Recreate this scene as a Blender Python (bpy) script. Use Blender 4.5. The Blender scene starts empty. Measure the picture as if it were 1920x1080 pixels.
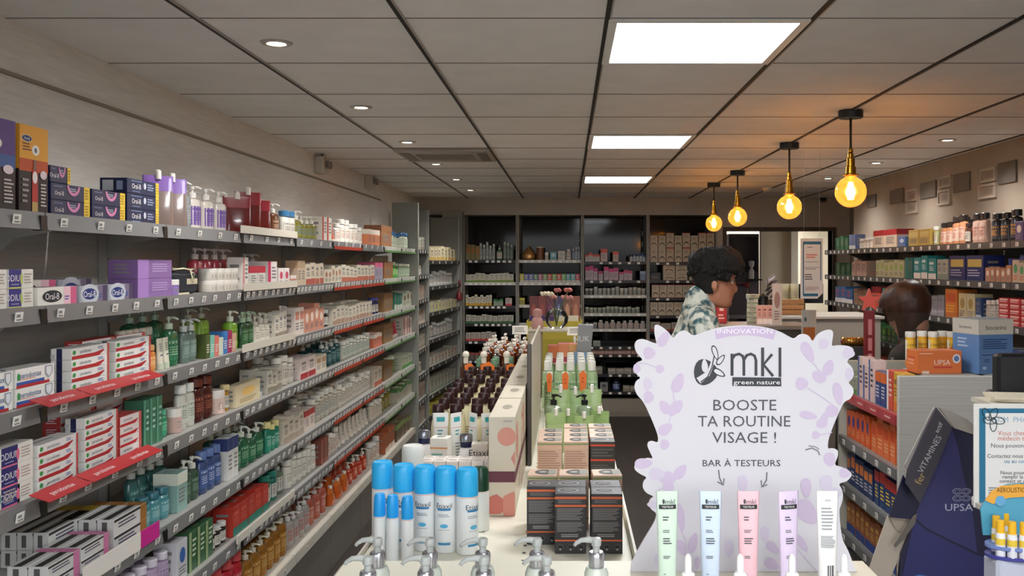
import bpy, math, random
from mathutils import Vector, Matrix, noise
S = bpy.context.scene
COL = S.collection
PI = math.pi
# ---------------------------------------------------------------- camera, world, exposure
F, VX, VY, EH = 1733.0, 1065.0, 495.0, 1.65          # focal length in px, vanishing point, eye height
cd = bpy.data.cameras.new('camera'); cam = bpy.data.objects.new('camera', cd); COL.objects.link(cam)
cam.location = (0, 0, EH); cam.rotation_euler = (PI/2, 0, 0)
cd.sensor_width = 36; cd.lens = F/1920*36; cd.shift_x = -(VX-960)/1920; cd.shift_y = -(540-VY)/1920
cd.clip_start = .02; S.camera = cam
S.view_settings.view_transform = 'Standard'; S.view_settings.look = 'None'
S.view_settings.gamma = 1; S.view_settings.exposure = 0.66; S.view_settings.use_curve_mapping = False
W = bpy.data.worlds.new('daylight'); S.world = W; W.use_nodes = True
bg = W.node_tree.nodes['Background']; bg.inputs[1].default_value = 3.3
_wt = W.node_tree; _c = _wt.nodes.new('ShaderNodeTexCoord'); _s = _wt.nodes.new('ShaderNodeSeparateXYZ'); _r = _wt.nodes.new('ShaderNodeValToRGB')
_wt.links.new(_c.outputs['Generated'], _s.inputs[0]); _wt.links.new(_s.outputs[2], _r.inputs[0]); _wt.links.new(_r.outputs[0], bg.inputs[0])
_r.color_ramp.elements[0].position = 0; _r.color_ramp.elements[0].color = (.16, .155, .15, 1); _r.color_ramp.elements[1].position = .06; _r.color_ramp.elements[1].color = (.93, .96, 1, 1)
PANEL_E, SPOT_W, BULB_W = 14.5, 4.2, .8
pl = bpy.data.lights.new('shopfront_daylight', 'AREA'); pl.shape = 'RECTANGLE'; pl.size = 3.9; pl.size_y = 2.3
po = bpy.data.objects.new('shopfront_daylight', pl); COL.objects.link(po)
po.location = (.45, -1.0, 1.15); po.rotation_euler = (PI/2, 0, 0); pl.cycles.is_portal = True

R = random.Random(7)
def at(px, py, Y): return Vector(((px-VX)*Y/F, Y, EH-(py-VY)*Y/F))
# ---------------------------------------------------------------- materials
MC = {}
def lin(c): return c/12.92 if c <= .04045 else ((c+.055)/1.055)**2.4
def hx(h): return tuple(lin(int(h[i:i+2], 16)/255) for i in (0, 2, 4)) + (1,)
def mat(h, rough=.45, metal=0., alpha=1., emis=0., trans=0., coat=0.):
    k = (h, rough, metal, alpha, emis, trans, coat)
    if k in MC: return MC[k]
    m = bpy.data.materials.new('mat_'+h); m.use_nodes = True
    b = m.node_tree.nodes['Principled BSDF']; i = b.inputs
    i['Base Color'].default_value = hx(h); i['Roughness'].default_value = rough; i['Metallic'].default_value = metal
    i['Alpha'].default_value = alpha; i['Transmission Weight'].default_value = trans; i['Coat Weight'].default_value = coat
    if emis: i['Emission Color'].default_value = hx(h); i['Emission Strength'].default_value = emis
    MC[k] = m; return m
def noisy(name, h1, h2, scale, rough=.7, bump=.0, dist=.01, metal=0., detail=4, lo=.35, hi=.65):
    m = bpy.data.materials.new(name); m.use_nodes = True; nt = m.node_tree; b = nt.nodes['Principled BSDF']
    tc = nt.nodes.new('ShaderNodeTexCoord'); mp = nt.nodes.new('ShaderNodeMapping'); n = nt.nodes.new('ShaderNodeTexNoise')
    cr = nt.nodes.new('ShaderNodeValToRGB'); mp.inputs['Scale'].default_value = scale
    nt.links.new(tc.outputs['Object'], mp.inputs[0]); nt.links.new(mp.outputs[0], n.inputs['Vector'])
    n.inputs['Scale'].default_value = 1; n.inputs['Detail'].default_value = detail
    cr.color_ramp.elements[0].color = hx(h1); cr.color_ramp.elements[1].color = hx(h2)
    cr.color_ramp.elements[0].position = lo; cr.color_ramp.elements[1].position = hi
    nt.links.new(n.outputs[0], cr.inputs[0]); nt.links.new(cr.outputs[0], b.inputs['Base Color'])
    b.inputs['Roughness'].default_value = rough; b.inputs['Metallic'].default_value = metal
    if bump:
        bn = nt.nodes.new('ShaderNodeBump'); bn.inputs['Strength'].default_value = bump; bn.inputs['Distance'].default_value = dist
        nt.links.new(n.outputs[0], bn.inputs['Height']); nt.links.new(bn.outputs[0], b.inputs['Normal'])
    return m
def glassy(name, h, amount=.25, rough=.03):
    m = bpy.data.materials.new(name); m.use_nodes = True; nt = m.node_tree; nt.nodes.remove(nt.nodes['Principled BSDF'])
    out = nt.nodes['Material Output']; t = nt.nodes.new('ShaderNodeBsdfTransparent'); g = nt.nodes.new('ShaderNodeBsdfGlossy')
    fr = nt.nodes.new('ShaderNodeFresnel'); mx = nt.nodes.new('ShaderNodeMixShader'); ad = nt.nodes.new('ShaderNodeMath'); ad.operation = 'ADD'
    t.inputs[0].default_value = hx(h); g.inputs['Roughness'].default_value = rough; fr.inputs[0].default_value = 1.4
    ad.inputs[1].default_value = amount; nt.links.new(fr.outputs[0], ad.inputs[0]); nt.links.new(ad.outputs[0], mx.inputs[0])
    nt.links.new(t.outputs[0], mx.inputs[1]); nt.links.new(g.outputs[0], mx.inputs[2]); nt.links.new(mx.outputs[0], out.inputs[0]); return m
M_wall = noisy('wallpaper', 'd3cfc9', 'dedad4', (2, 7, 90), .85, .25, .002)
M_wallR = noisy('wall_paint', '8f8376', '9a8e80', (3, 3, 3), .9)
M_back = noisy('bulkhead_paint', 'b3ada5', 'bab4ac', (3, 3, 3), .8)
M_ceil = noisy('ceiling_tile', 'e4e1df', 'eae7e5', (6, 6, 6), .9)
M_floor = noisy('floor_vinyl', '332c27', '3c342e', (9, 1.2, 1), .5, .05)
M_shelf = mat('a3a19c', .45, .1); M_rail = mat('747373', .4, .1); M_deck = mat('c9c3b6', .5); M_pl = mat('77716a', .5)
M_panel = noisy('woven_laminate', 'b4b1aa', 'bfbcb5', (4, 4, 160), .6, .1, .001)
M_dark = mat('14110e', .07); M_dark.node_tree.nodes['Principled BSDF'].inputs['Specular IOR Level'].default_value = .25; M_black = mat('0c0c0e', .35); M_cream = noisy('cream_steel', 'e4dfcb', 'eae6d4', (2, 2, 2), .4)
M_upr = mat('8f8d86', .45); M_tag = mat('eceae4', .5); M_amber = glassy('amber_glass', 'ffd48a', .04)

_n = M_amber.node_tree; _mx = [n for n in _n.nodes if n.type == 'MIX_SHADER'][0]; _tr = _n.nodes.new('ShaderNodeBsdfTranslucent'); _m2 = _n.nodes.new('ShaderNodeMixShader')
_tr.inputs[0].default_value = hx('ffc873'); _m2.inputs[0].default_value = .1; _n.links.new(_mx.outputs[0], _m2.inputs[1]); _n.links.new(_tr.outputs[0], _m2.inputs[2]); _n.links.new(_m2.outputs[0], _n.nodes['Material Output'].inputs[0])
M_glass = glassy('clear_glass', 'f8fafa', .0, .1); M_brass = mat('c08a2c', .25, 1.); M_white = mat('eeeeea', .4)
M_skinA = noisy('skin', 'b57a5e', 'bd8468', (20, 20, 20), .5)
# ---------------------------------------------------------------- mesh builder
_txt = {}
def text_geo(s):
    if s in _txt: return _txt[s]
    c = bpy.data.curves.new('t', 'FONT'); c.body = s; c.resolution_u = 2; c.align_x = 'CENTER'; c.size = 1
    o = bpy.data.objects.new('t', c); COL.objects.link(o); bpy.context.view_layer.update()
    me = o.evaluated_get(bpy.context.evaluated_depsgraph_get()).to_mesh()
    vs = [(v.co.x, v.co.y) for v in me.vertices]; fs = [tuple(p.vertices) for p in me.polygons]
    o.evaluated_get(bpy.context.evaluated_depsgraph_get()).to_mesh_clear()
    bpy.data.objects.remove(o); bpy.data.curves.remove(c)
    k = 1/.7; x0 = min(v[0] for v in vs); x1 = max(v[0] for v in vs); mx = (x0+x1)/2
    _txt[s] = ([((x-mx)*k, (y-.35)*k) for x, y in vs], fs, (x1-x0)*k); return _txt[s]
class MB:
    def __init__(s): s.v = []; s.f = []; s.mi = []; s.sm = []; s.m = []; s.T = None
    def add(s, vs, fs, m, smooth=False):
        if m not in s.m: s.m.append(m)
        k = s.m.index(m); n = len(s.v)
        s.v += [tuple(s.T @ Vector(v)) if s.T else tuple(v) for v in vs]
        for f in fs: s.f.append(tuple(i+n for i in f)); s.mi.append(k); s.sm.append(smooth)
        return s
    def merge(s, o):
        n = len(s.v); s.v += o.v
        for f, k, q in zip(o.f, o.mi, o.sm):
            m = o.m[k]
            if m not in s.m: s.m.append(m)
            s.f.append(tuple(i+n for i in f)); s.mi.append(s.m.index(m)); s.sm.append(q)
        return s
    def box(s, x0, x1, y0, y1, z0, z1, m, b=0.):
        if x0 > x1: x0, x1 = x1, x0
        if y0 > y1: y0, y1 = y1, y0
        if not b:
            return s.add([(x0,y0,z0),(x1,y0,z0),(x1,y1,z0),(x0,y1,z0),(x0,y0,z1),(x1,y0,z1),(x1,y1,z1),(x0,y1,z1)],
                         [(0,3,2,1),(4,5,6,7),(0,1,5,4),(1,2,6,5),(2,3,7,6),(3,0,4,7)], m)
        pts = lambda i: [(x0+i+b,y0+i),(x1-i-b,y0+i),(x1-i,y0+i+b),(x1-i,y1-i-b),(x1-i-b,y1-i),(x0+i+b,y1-i),(x0+i,y1-i-b),(x0+i,y0+i+b)]
        v = [(x,y,z0) for x,y in pts(b)]+[(x,y,z0+b) for x,y in pts(0)]+[(x,y,z1-b) for x,y in pts(0)]+[(x,y,z1) for x,y in pts(b)]
        f = [tuple(range(7,-1,-1)), tuple(range(24,32))]
        for r in range(3):
            for i in range(8): j = (i+1) % 8; f.append((r*8+i, r*8+j, r*8+8+j, r*8+8+i))
        return s.add(v, f, m)
    def lathe(s, prof, m, seg=14, c=(0,0), sx=1., sy=1., ang=35):
        runs = []; cur = [prof[0]]
        for i in range(1, len(prof)):
            cur.append(prof[i])
            if i < len(prof)-1:
                a = Vector((prof[i][0]-prof[i-1][0], prof[i][1]-prof[i-1][1])); b = Vector((prof[i+1][0]-prof[i][0], prof[i+1][1]-prof[i][1]))
                if a.length > 1e-7 and b.length > 1e-7 and a.angle(b) > math.radians(ang): runs.append(cur); cur = [prof[i]]
        runs.append(cur)
        for rn in runs:
            vs = []; fs = []
            for r, z in rn:
                r = max(r, 1e-5)
                vs += [(c[0]+r*sx*math.sin(2*PI*k/seg), c[1]-r*sy*math.cos(2*PI*k/seg), z) for k in range(seg)]
            for i in range(len(rn)-1):
                for k in range(seg): j = (k+1) % seg; fs.append((i*seg+k, i*seg+j, (i+1)*seg+j, (i+1)*seg+k))
            s.add(vs, fs, m, True)
        return s
    def prism(s, pts, y0, y1, m, m2=None):       # outline in xz, extruded along y
        n = len(pts)
        s.add([(x, y0, z) for x, z in pts], [tuple(range(n))], m)
        s.add([(x, y1, z) for x, z in pts], [tuple(range(n-1, -1, -1))], m2 or m)
        s.add([(x, y0, z) for x, z in pts]+[(x, y1, z) for x, z in pts], [(i, i+n, (i+1) % n+n, (i+1) % n) for i in range(n)], m)
        return s
    def tube(s, path, r, m, seg=7, close=True):
        P = [Vector(p) for p in path]; rr = r if isinstance(r, (list, tuple)) else [r]*len(P); vs = []; fs = []
        for i, p in enumerate(P):
            d = (P[min(i+1, len(P)-1)]-P[max(i-1, 0)]).normalized()
            u = d.cross(Vector((0,0,1)) if abs(d.z) < .9 else Vector((0,1,0))).normalized(); w = d.cross(u)
            vs += [p+(u*math.cos(2*PI*k/seg)+w*math.sin(2*PI*k/seg))*rr[i] for k in range(seg)]
        for i in range(len(P)-1):
            for k in range(seg): j = (k+1) % seg; fs.append((i*seg+k, i*seg+j, (i+1)*seg+j, (i+1)*seg+k))
        if close: fs += [tuple(range(seg-1,-1,-1)), tuple(range((len(P)-1)*seg, len(P)*seg))]
        return s.add(vs, fs, m, True)
    def ball(s, c, r, m, seg=12, rings=8, sc=(1,1,1)):
        vs = []; fs = []
        for i in range(rings+1):
            t = PI*i/rings
            for k in range(seg): vs.append((c[0]+r*sc[0]*math.sin(t)*math.cos(2*PI*k/seg), c[1]+r*sc[1]*math.sin(t)*math.sin(2*PI*k/seg), c[2]-r*sc[2]*math.cos(t)))
        for i in range(rings):
            for k in range(seg): j = (k+1) % seg; fs.append((i*seg+k, i*seg+j, (i+1)*seg+j, (i+1)*seg+k))
        return s.add(vs, fs, m, True)
    def draw(s, mp, Wd, Hd, items, nu=1, off=.0005):     # print on a surface: mp(u,v,offset) -> point
        for n_, it in enumerate(items):
            o = off*(1+.25*n_); k = it[0]; col = it[-1] if k != 'l' else it[5]
            m = mat(col, .5) if isinstance(col, str) else col
            if k == 'r':
                _, u0, v0, u1, v1, _c = it
                q = max(1, int(nu*abs(u1-u0)+.99)) if nu > 1 else 1
                us = [u0+(u1-u0)*i/q for i in range(q+1)]
                s.add([mp(u, v0, o) for u in us]+[mp(u, v1, o) for u in us], [(i, i+1, q+2+i, q+1+i) for i in range(q)], m)
            elif k == 'l':
                _, u0, v0, u1, v1, _c, n = it
                for i in range(n):
                    vv = v1-(v1-v0)*(i+.1)/n; ue = u0+(u1-u0)*R.uniform(.72, 1)
                    q = max(1, int(nu*abs(ue-u0)+.99)) if nu > 1 else 1
                    us = [u0+(ue-u0)*j/q for j in range(q+1)]; vl = vv-(v1-v0)/n*.45
                    s.add([mp(u, vl, o) for u in us]+[mp(u, vv, o) for u in us], [(j, j+1, q+2+j, q+1+j) for j in range(q)], m)
            elif k == 'e':
                _, u, v, ru, rv, _c = it; n = 18
                s.add([mp(u+ru*math.cos(2*PI*i/n), v+rv*math.sin(2*PI*i/n), o) for i in range(n)], [tuple(range(n))], m)
            elif k == 'p':
                s.add([mp(u, v, o) for u, v in it[1]], [tuple(range(len(it[1])))], m)
            elif k == 't':
                _, u, v, h, tx, _c = it; vs, fs, w = text_geo(tx); sx = h*Hd/Wd
                s.add([mp(u+x*sx, v+y*h, o) for x, y in vs], fs, m)
        return s
    def mesh(s, name):
        me = bpy.data.meshes.new(name); me.from_pydata(s.v, [], s.f)
        for m in s.m: me.materials.append(m)
        me.polygons.foreach_set('material_index', s.mi); me.polygons.foreach_set('use_smooth', s.sm); me.update(); return me
def plane_map(o, u, v, n):
    o, u, v, n = Vector(o), Vector(u), Vector(v), Vector(n)
    return lambda a, b, e: o+u*a+v*b+n*e
def front(w, d, h): return plane_map((-w/2, -d/2, 0), (w,0,0), (0,0,h), (0,-1,0))
def topm(w, d, h): return plane_map((-w/2, -d/2, h), (w,0,0), (0,d,0), (0,0,1))
def leftm(w, d, h): return plane_map((-w/2, d/2, 0), (0,-d,0), (0,0,h), (-1,0,0))
def rightm(w, d, h): return plane_map((w/2, -d/2, 0), (0,d,0), (0,0,h), (1,0,0))
# ---------------------------------------------------------------- objects
ALL = {}
def tag(o, label, cat, group=None):
    o['label'] = label; o['category'] = cat
    if group: o['group'] = group
    ALL[label] = ALL.get(label, 0)+1; return o
def obj(name, mb, parent=None, loc=None, rz=0, label=None):
    me = mb.mesh(name) if isinstance(mb, MB) else mb
    o = bpy.data.objects.new(name, me); COL.objects.link(o)
    if parent: o.parent = parent
    if loc is not None: o.location = loc
    if rz: o.rotation_euler.z = rz
    if label: o['label'] = label
    return o
def thing(name, label, cat, loc=(0,0,0), rz=0, group=None):
    o = bpy.data.objects.new(name, None); COL.objects.link(o); o.location = loc; o.rotation_euler.z = rz
    o.empty_display_size = .05; return tag(o, label, cat, group)
def struct(name, mb):
    o = obj(name, mb); o['kind'] = 'structure'; return o
class Tmpl:                                        # a product kind: parts = [(name, MB)]; copied with shared meshes
    def __init__(s, name, cat, parts): s.name = name; s.cat = cat; s.parts = parts; s.me = None; s.one = None
    def put(s, x, y, z, rz, label, group=None, single=False, tilt=None, cat=None):
        if single or len(s.parts) == 1:
            if not s.one:
                b = MB()
                for _, p in s.parts: b.merge(p)
                s.one = b.mesh(s.name)
            o = obj(s.name, s.one, None, (x, y, z), rz); tag(o, label, cat or s.cat, group)
        else:
            if not s.me: s.me = [(n, p.mesh(n)) for n, p in s.parts]
            o = thing(s.name, label, cat or s.cat, (x, y, z), rz, group)
            for n, me in s.me: obj(n, me, o)
        if tilt: o.rotation_euler = (tilt[0], tilt[1], rz)
        return o
BOXN = ['left_wall_box']  # carton names change with the wall, whatever the cartons hold
def carton(w, d, h, col, items=(), top=(), side=(), name=None, cat='box', rough=.4, left=None):
    name = name or BOXN[0]; b = MB(); b.box(-w/2, w/2, -d/2, d/2, 0, h, mat(col, rough), min(.0012, w*.02))
    b.draw(front(w,d,h), w, h, items); b.draw(topm(w,d,h), w, d, top); b.draw(leftm(w,d,h), d, h, left if left is not None else side); b.draw(rightm(w,d,h), d, h, side)
    return Tmpl(name, cat, [('box', b)])
def cylmap(r, h, z0=0, span=140, sy=1.):
    s = math.radians(span)
    return lambda u, v, e: Vector(((r+e)*math.sin((u-.5)*s), -(r*sy+e)*math.cos((u-.5)*s), z0+v*h))
def pump_parts(z, col, s=1., collar=None):
    b = MB(); m = mat(col, .3); c = mat(collar or col, .3, .6 if collar else 0)
    b.lathe([(.0, z), (.013*s, z), (.0135*s, z+.018*s), (.011*s, z+.02*s), (0, z+.02*s)], c)
    b.lathe([(.004*s, z+.02*s), (.004*s, z+.03*s), (.008*s, z+.031*s), (.0085*s, z+.042*s), (0, z+.043*s)], m)
    b.tube([(0, 0, z+.037*s), (0, -.02*s, z+.038*s), (0, -.034*s, z+.031*s)], [.0055*s, .0045*s, .003*s], m, 6)
    return b
def bottle(w, h, col, cap, kind='cap', label='f0ece4', acc='8a8a8a', flat=.62, name=None, trans=0., seg=14, items=None):
    r = w/2; b = MB(); m = mat(col, .22, trans=trans)
    hb = h-(.043 if kind == 'pump' else (.055 if kind == 'spray' else max(.018, h*.2)))
    hb = max(hb, h*.5); nk = min(.012, r*.5)
    b.lathe([(0,0), (r*.92,0), (r,.004), (r,hb*.86), (r*.86,hb*.94), (nk,hb*.985), (nk,hb), (0,hb)], m, seg, sy=flat)
    it = items or [('r', .0, .0, 1, 1, label), ('r', .1, .78, .9, .9, acc), ('l', .12, .2, .88, .65, acc, 4)]
    lb = MB(); lb.draw(cylmap(r, hb*.58, hb*.16, 130, flat), r*2.2, hb*.58, it, nu=5)
    if kind == 'pump': c = pump_parts(hb, cap, min(1.15, (h-hb)/.043))
    elif kind == 'ball': c = MB().lathe([(nk,hb), (nk*1.2,hb+.01), (nk*.9,h-.02), (nk*1.3,h-.01), (nk,h), (0,h)], mat(cap, .3))
    else:
        cr = max(nk*1.5, r*.62); c = MB().lathe([(0,hb), (cr,hb), (cr,h-.003), (cr*.9,h), (0,h)], mat(cap, .35), seg)
    return Tmpl(name or ('pump_bottle' if kind == 'pump' else 'bottle'), 'bottle', [('bottle_body', b), ('label', lb), ('pump' if kind == 'pump' else 'cap', c)])
def jar(w, h, col, lid, acc='9a9a9a'):
    r = w/2; b = MB().lathe([(0,0), (r*.94,0), (r,.003), (r,h*.66), (0,h*.66)], mat(col, .3)); b.draw(cylmap(r, h*.4, h*.12), w, h*.4, [('l', .2,.1,.8,.9, acc, 3)], nu=4)
    return Tmpl('cream_jar', 'jar', [('jar_body', b), ('lid', MB().lathe([(0,h*.66), (r*1.03,h*.66), (r*1.03,h*.97), (r*.98,h), (0,h)], mat(lid, .3)))])
def crimp(w, h, z0, flat=.5):
    def f(u, v, e):
        a = (u-.5)*2.6; r = w/2; t = max(0, min(1, v)); ry = r*flat*(1-t)**.8+.0012; rx = r*(.8+.2*t)
        return Vector(((rx+e)*math.sin(a), -(ry+e)*math.cos(a), z0+t*h))
    return f
def tube_up(w, h, col, cap, items=None, caph=.02, name='squeeze_tube'):    # stands on its cap, crimp on top
    b = MB(); seg = 16; vs = []; fs = []; n = 8; m = mat(col, .28); r = w/2
    for i in range(n+1):
        t = i/n; ry = r*.5*(1-t)**.8+.0010; rx = r*(.8+.2*t)
        vs += [(rx*math.sin(2*PI*k/seg), -ry*math.cos(2*PI*k/seg), caph+t*(h-caph)) for k in range(seg)]
    for i in range(n):
        for k in range(seg): j = (k+1) % seg; fs.append((i*seg+k, i*seg+j, (i+1)*seg+j, (i+1)*seg+k))
    b.add(vs, fs, m, True); b.add(vs[:seg], [tuple(range(seg-1,-1,-1))], m); b.add(vs[-seg:], [tuple(range(seg))], m)
    b.draw(crimp(w, h-caph, caph), w*1.2, h-caph, items or [('r', .3,.3,.7,.36,'5a6a7a'), ('l', .3,.45,.7,.8,'8a8a8a',4)], nu=4, off=.0006)
    c = MB().lathe([(0,0), (r*.74,0), (r*.78,caph), (0,caph)], mat(cap, .35), seg, sy=.8)
    return Tmpl(name, 'tube', [('tube_body', b), ('cap', c)])
def pouch(w, h, col, topc, name='refill_pouch'):                           # stand-up pouch
    b = MB(); n = 9; prof = [(.0, .5), (.15, .55), (.4, .45), (.7, .22), (.95, .04), (1, .02)]; r = w/2
    for half, m in ((0, mat(col, .2, coat=.4)), (1, mat(topc, .25, coat=.3))):
        rows = prof[:5] if not half else prof[3:]
        vs = []; fs = []; seg = 14
        for t, th in rows:
            o = .0004*half
            vs += [((r*(1-.05*math.sin(PI*t))+o)*math.copysign(abs(math.sin(a))**.6, math.sin(a)), -(th*r*.75+o)*math.copysign(abs(math.cos(a))**.8, math.cos(a)), h*t) for a in [2*PI*k/seg for k in range(seg)]]
        for i in range(len(rows)-1):
            for k in range(seg): j = (k+1) % seg; fs.append((i*seg+k, i*seg+j, (i+1)*seg+j, (i+1)*seg+k))
        b.add(vs, fs, m, True)
        if half: b.add(vs[-seg:], [tuple(range(seg))], m)
    c = MB().lathe([(0,h*.93), (w*.1,h*.93), (w*.1,h*1.1), (0,h*1.12)], mat('e8e2d8', .3), 10)
    return Tmpl(name, 'pouch', [('pouch_body', b), ('spout_cap', c)])
def gen(c2, c3='7c7a78', var=0):
    return [[('r',0,.7,1,1,c2), ('l',.15,.2,.85,.6,c3,4)],
            [('r',0,0,1,.28,c2), ('r',.15,.7,.7,.82,c3), ('l',.15,.38,.8,.62,c3,3)],
            [('r',0,0,.3,1,c2), ('l',.4,.3,.9,.8,c3,4)],
            [('e',.5,.62,.28,.2,c2), ('l',.15,.1,.85,.34,c3,3)],
            [('r',.1,.55,.9,.85,c2), ('l',.1,.15,.9,.45,c3,3)]][var]
TC = {}
def tm(spec, w, h, d):
    """a template from a short spec: ('B', colour, accent, variant) and so on"""
    k = (spec, round(w,3), round(h,3), round(d,3), BOXN[0])
    if k in TC: return TC[k]
    s = spec; t = s[0]; g = lambda i, z: s[i] if len(s) > i else z
    if t == 'B': T = carton(w, d, h, s[1], gen(g(2,'a03040'), g(4,'7c7a78'), g(3,0)), top=[('l',.15,.3,.85,.7,'8c8a86',2)], side=[('r',0,.7,1,1,g(2,'a03040'))] if g(3,0) == 0 else [('l',.2,.2,.8,.8,'8c8a86',3)])
    elif t == 'P': T = bottle(w, h, s[1], g(2,'e8e4dc'), 'pump', g(3,'d8d4ca'), g(4,'77756f'), trans=g(5,0.))
    elif t == 'K': T = bottle(w, h, s[1], g(2,'e8e4dc'), 'cap', g(3,'d8d4ca'), g(4,'77756f'), trans=g(5,0.))
    elif t == 'J': T = jar(w, h, s[1], g(2,'eeeeee'))
    elif t == 'U': T = tube_up(w, h, s[1], g(2,'e8e4dc'))
    elif t == 'Z': T = pouch(w, h, s[1], s[2])
    elif t == 'F': T = s[1](w, d, h)
    TC[k] = T; return T
ORD = 'first second third fourth fifth sixth seventh eighth ninth tenth eleventh twelfth thirteenth fourteenth fifteenth sixteenth seventeenth eighteenth nineteenth twentieth'.split()
def ordn(i): return ORD[i] if i < 20 else 'number %d' % (i+1)
LEV = ['lowest', 'second', 'third', 'fourth', 'fifth', 'sixth', 'seventh', 'eighth', 'ninth', 'tenth']
def run(P0, P1, depthdir, rz, n, h, spec, desc, place, w=None, d=None, rows=1, stack=1, single=False, jit=.0, turn=0., rowgap=None, fill=.94, tilt=None):
    """n products side by side from P0 to P1, rows behind each other along depthdir, stacked"""
    P0, P1, D = Vector(P0), Vector(P1), Vector(depthdir); L = (P1-P0).length/n; w = w or L*fill
    d = d or (w if spec[0] in 'PKJUZ' else min(.12, max(.04, w)))
    if spec[0] in 'PKJUZ': w = min(w, .12 if spec[0] == 'Z' else .085)
    T = tm(spec, w, h, d); grp = desc+'s '+place if n*rows*stack > 1 else None
    for i in range(n):
        for r in range(rows):
            for k in range(stack):
                p = P0+(P1-P0)*((i+.5)/n)+D*(d/2+.012+r*((rowgap or d*1.05)))
                a = rz+turn+R.uniform(-jit, jit)
                q = [] if n == 1 else [ordn(i)]
                lab = ' '.join(q+[desc])+(' from left' if n > 1 else '')
                if rows > 1: lab += ['', ' behind', ' farthest back', ' fourth row', ' fifth row'][r]
                if stack > 1: lab += ' at bottom' if k == 0 else (' on top' if k == stack-1 else ' %s layer' % ORD[k])
                lab += ', '+place
                o = T.put(p.x, p.y, p.z+k*(h+.0006)+.0006, a, lab, grp, single, tilt)
                if single and stack == 1 and n > 2 and spec[0] != 'F': o.scale.z = R.uniform(.86, 1.12); o.rotation_euler.z += R.uniform(-.05, .05)
# ================================================================ THE ROOM
CH = EH+.714; XL, XR = -1.63, 2.55; YB = 10.0
struct('floor', MB().box(-1.8, 4.2, -1.2, 13.2, -.05, 0, M_floor))
b = MB(); b.box(-1.8, 4.2, -1.2, YB+.6, CH, CH+.1, M_ceil); struct('ceiling', b)
g = MB()
for i, x in enumerate([-1.08, -.484, .114, .712, 1.31, 1.908, 2.506]):
    g.box(x-.007, x+.007, -1.1, YB, CH-.004, CH, mat('241f1c', .7)); g.box(x+.007, x+.012, -1.1, YB, CH-.005, CH, mat('a8a099', .5))
struct('trim_1', g); g = MB()
for i in range(-5, 13):
    y = 2.08+.6*i
    if y < YB: g.box(XL, 3.1, y-.0022, y+.0022, CH-.0025, CH, mat('8a827b', .7))
struct('trim_2', g)
struct('wall_left', MB().box(XL-.1, XL, -1.2, YB+.6, 0, CH, M_wall))
struct('trim_3', MB().box(XL, XL+.012, -1.2, 8, CH-.165, CH-.155, mat('8f8577', .8)))
struct('wall_right', MB().box(XR, XR+.1, -1.2, 8.25, 0, CH, M_wallR).box(XR+.1, 3.15, 8.15, 8.25, 0, CH, M_wallR).box(3.05, 3.15, 8.25, YB, 0, CH, M_wallR))
# bulkhead over the back shelving and the wall around the staff doorway
bx = lambda px: (px-VX)*YB/F
zz = lambda py, Y=YB: EH-(py-VY)*Y/F
ZT = zz(403); DX0, DX1, DZ = bx(1362), bx(1560), zz(433)
b = MB(); b.box(XL, bx(1345), YB, YB+.42, ZT, CH, M_back); b.box(bx(1345), DX0, YB, YB+.42, 0, CH, M_back)
b.box(DX0, DX1, YB, YB+.15, DZ, CH, M_back); b.box(DX1, 3.2, YB, YB+.15, 0, CH, M_back); b.box(XL-.1, bx(1345), YB+.42, YB+.5, 0, CH, M_back)
struct('wall_back', b)
f = mat('4d4238', .6); b = MB().box(DX0-.04, DX0, YB-.02, YB+.16, 0, DZ+.04, f).box(DX1, DX1+.04, YB-.02, YB+.16, 0, DZ+.04, f).box(DX0, DX1, YB-.02, YB+.16, DZ, DZ+.04, f)
struct('trim_4', b)
# shopfront behind the camera: piers and header around the open glazing
struct('wall_front', MB().box(-1.8, -1.5, -1.2, -1.05, 0, CH, M_wallR).box(2.4, 4.2, -1.2, -1.05, 0, CH, M_wallR).box(-1.5, 2.4, -1.2, -1.05, 2.32, CH, M_wallR))
# staff room beyond the doorway
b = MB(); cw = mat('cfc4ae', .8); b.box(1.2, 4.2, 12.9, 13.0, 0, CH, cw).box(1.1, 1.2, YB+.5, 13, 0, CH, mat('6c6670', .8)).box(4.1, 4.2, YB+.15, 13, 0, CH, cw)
struct('wall_staff_room', b); struct('ceiling_staff_room', MB().box(1.1, 4.2, YB+.6, 13, CH, CH+.1, M_ceil))
xa = (1427-VX)*11/F; xb = (1483-VX)*11/F
struct('wall_partition', MB().box(xa, xb, 11.0, 11.1, 0, CH, mat('d8cbb2', .8)).box(xb-.02, xb+.06, 10.9, 11.0, 0, CH-.2, mat('e3d9c6', .6)))
sl = bpy.data.lights.new('staff_room_light', 'AREA'); sl.size = .6; sl.energy = 34; so = bpy.data.objects.new('staff_room_light', sl); COL.objects.link(so)
so.location = (2.6, 12.2, CH-.05)
b = MB(); b.box(-.2, .2, -.2, .2, 0, .03, M_white, .004); o = obj('ceiling_light', b, None, (3.0, 11.5, CH-.03)); tag(o, 'white ceiling light inside the staff room doorway', 'light')
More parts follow.
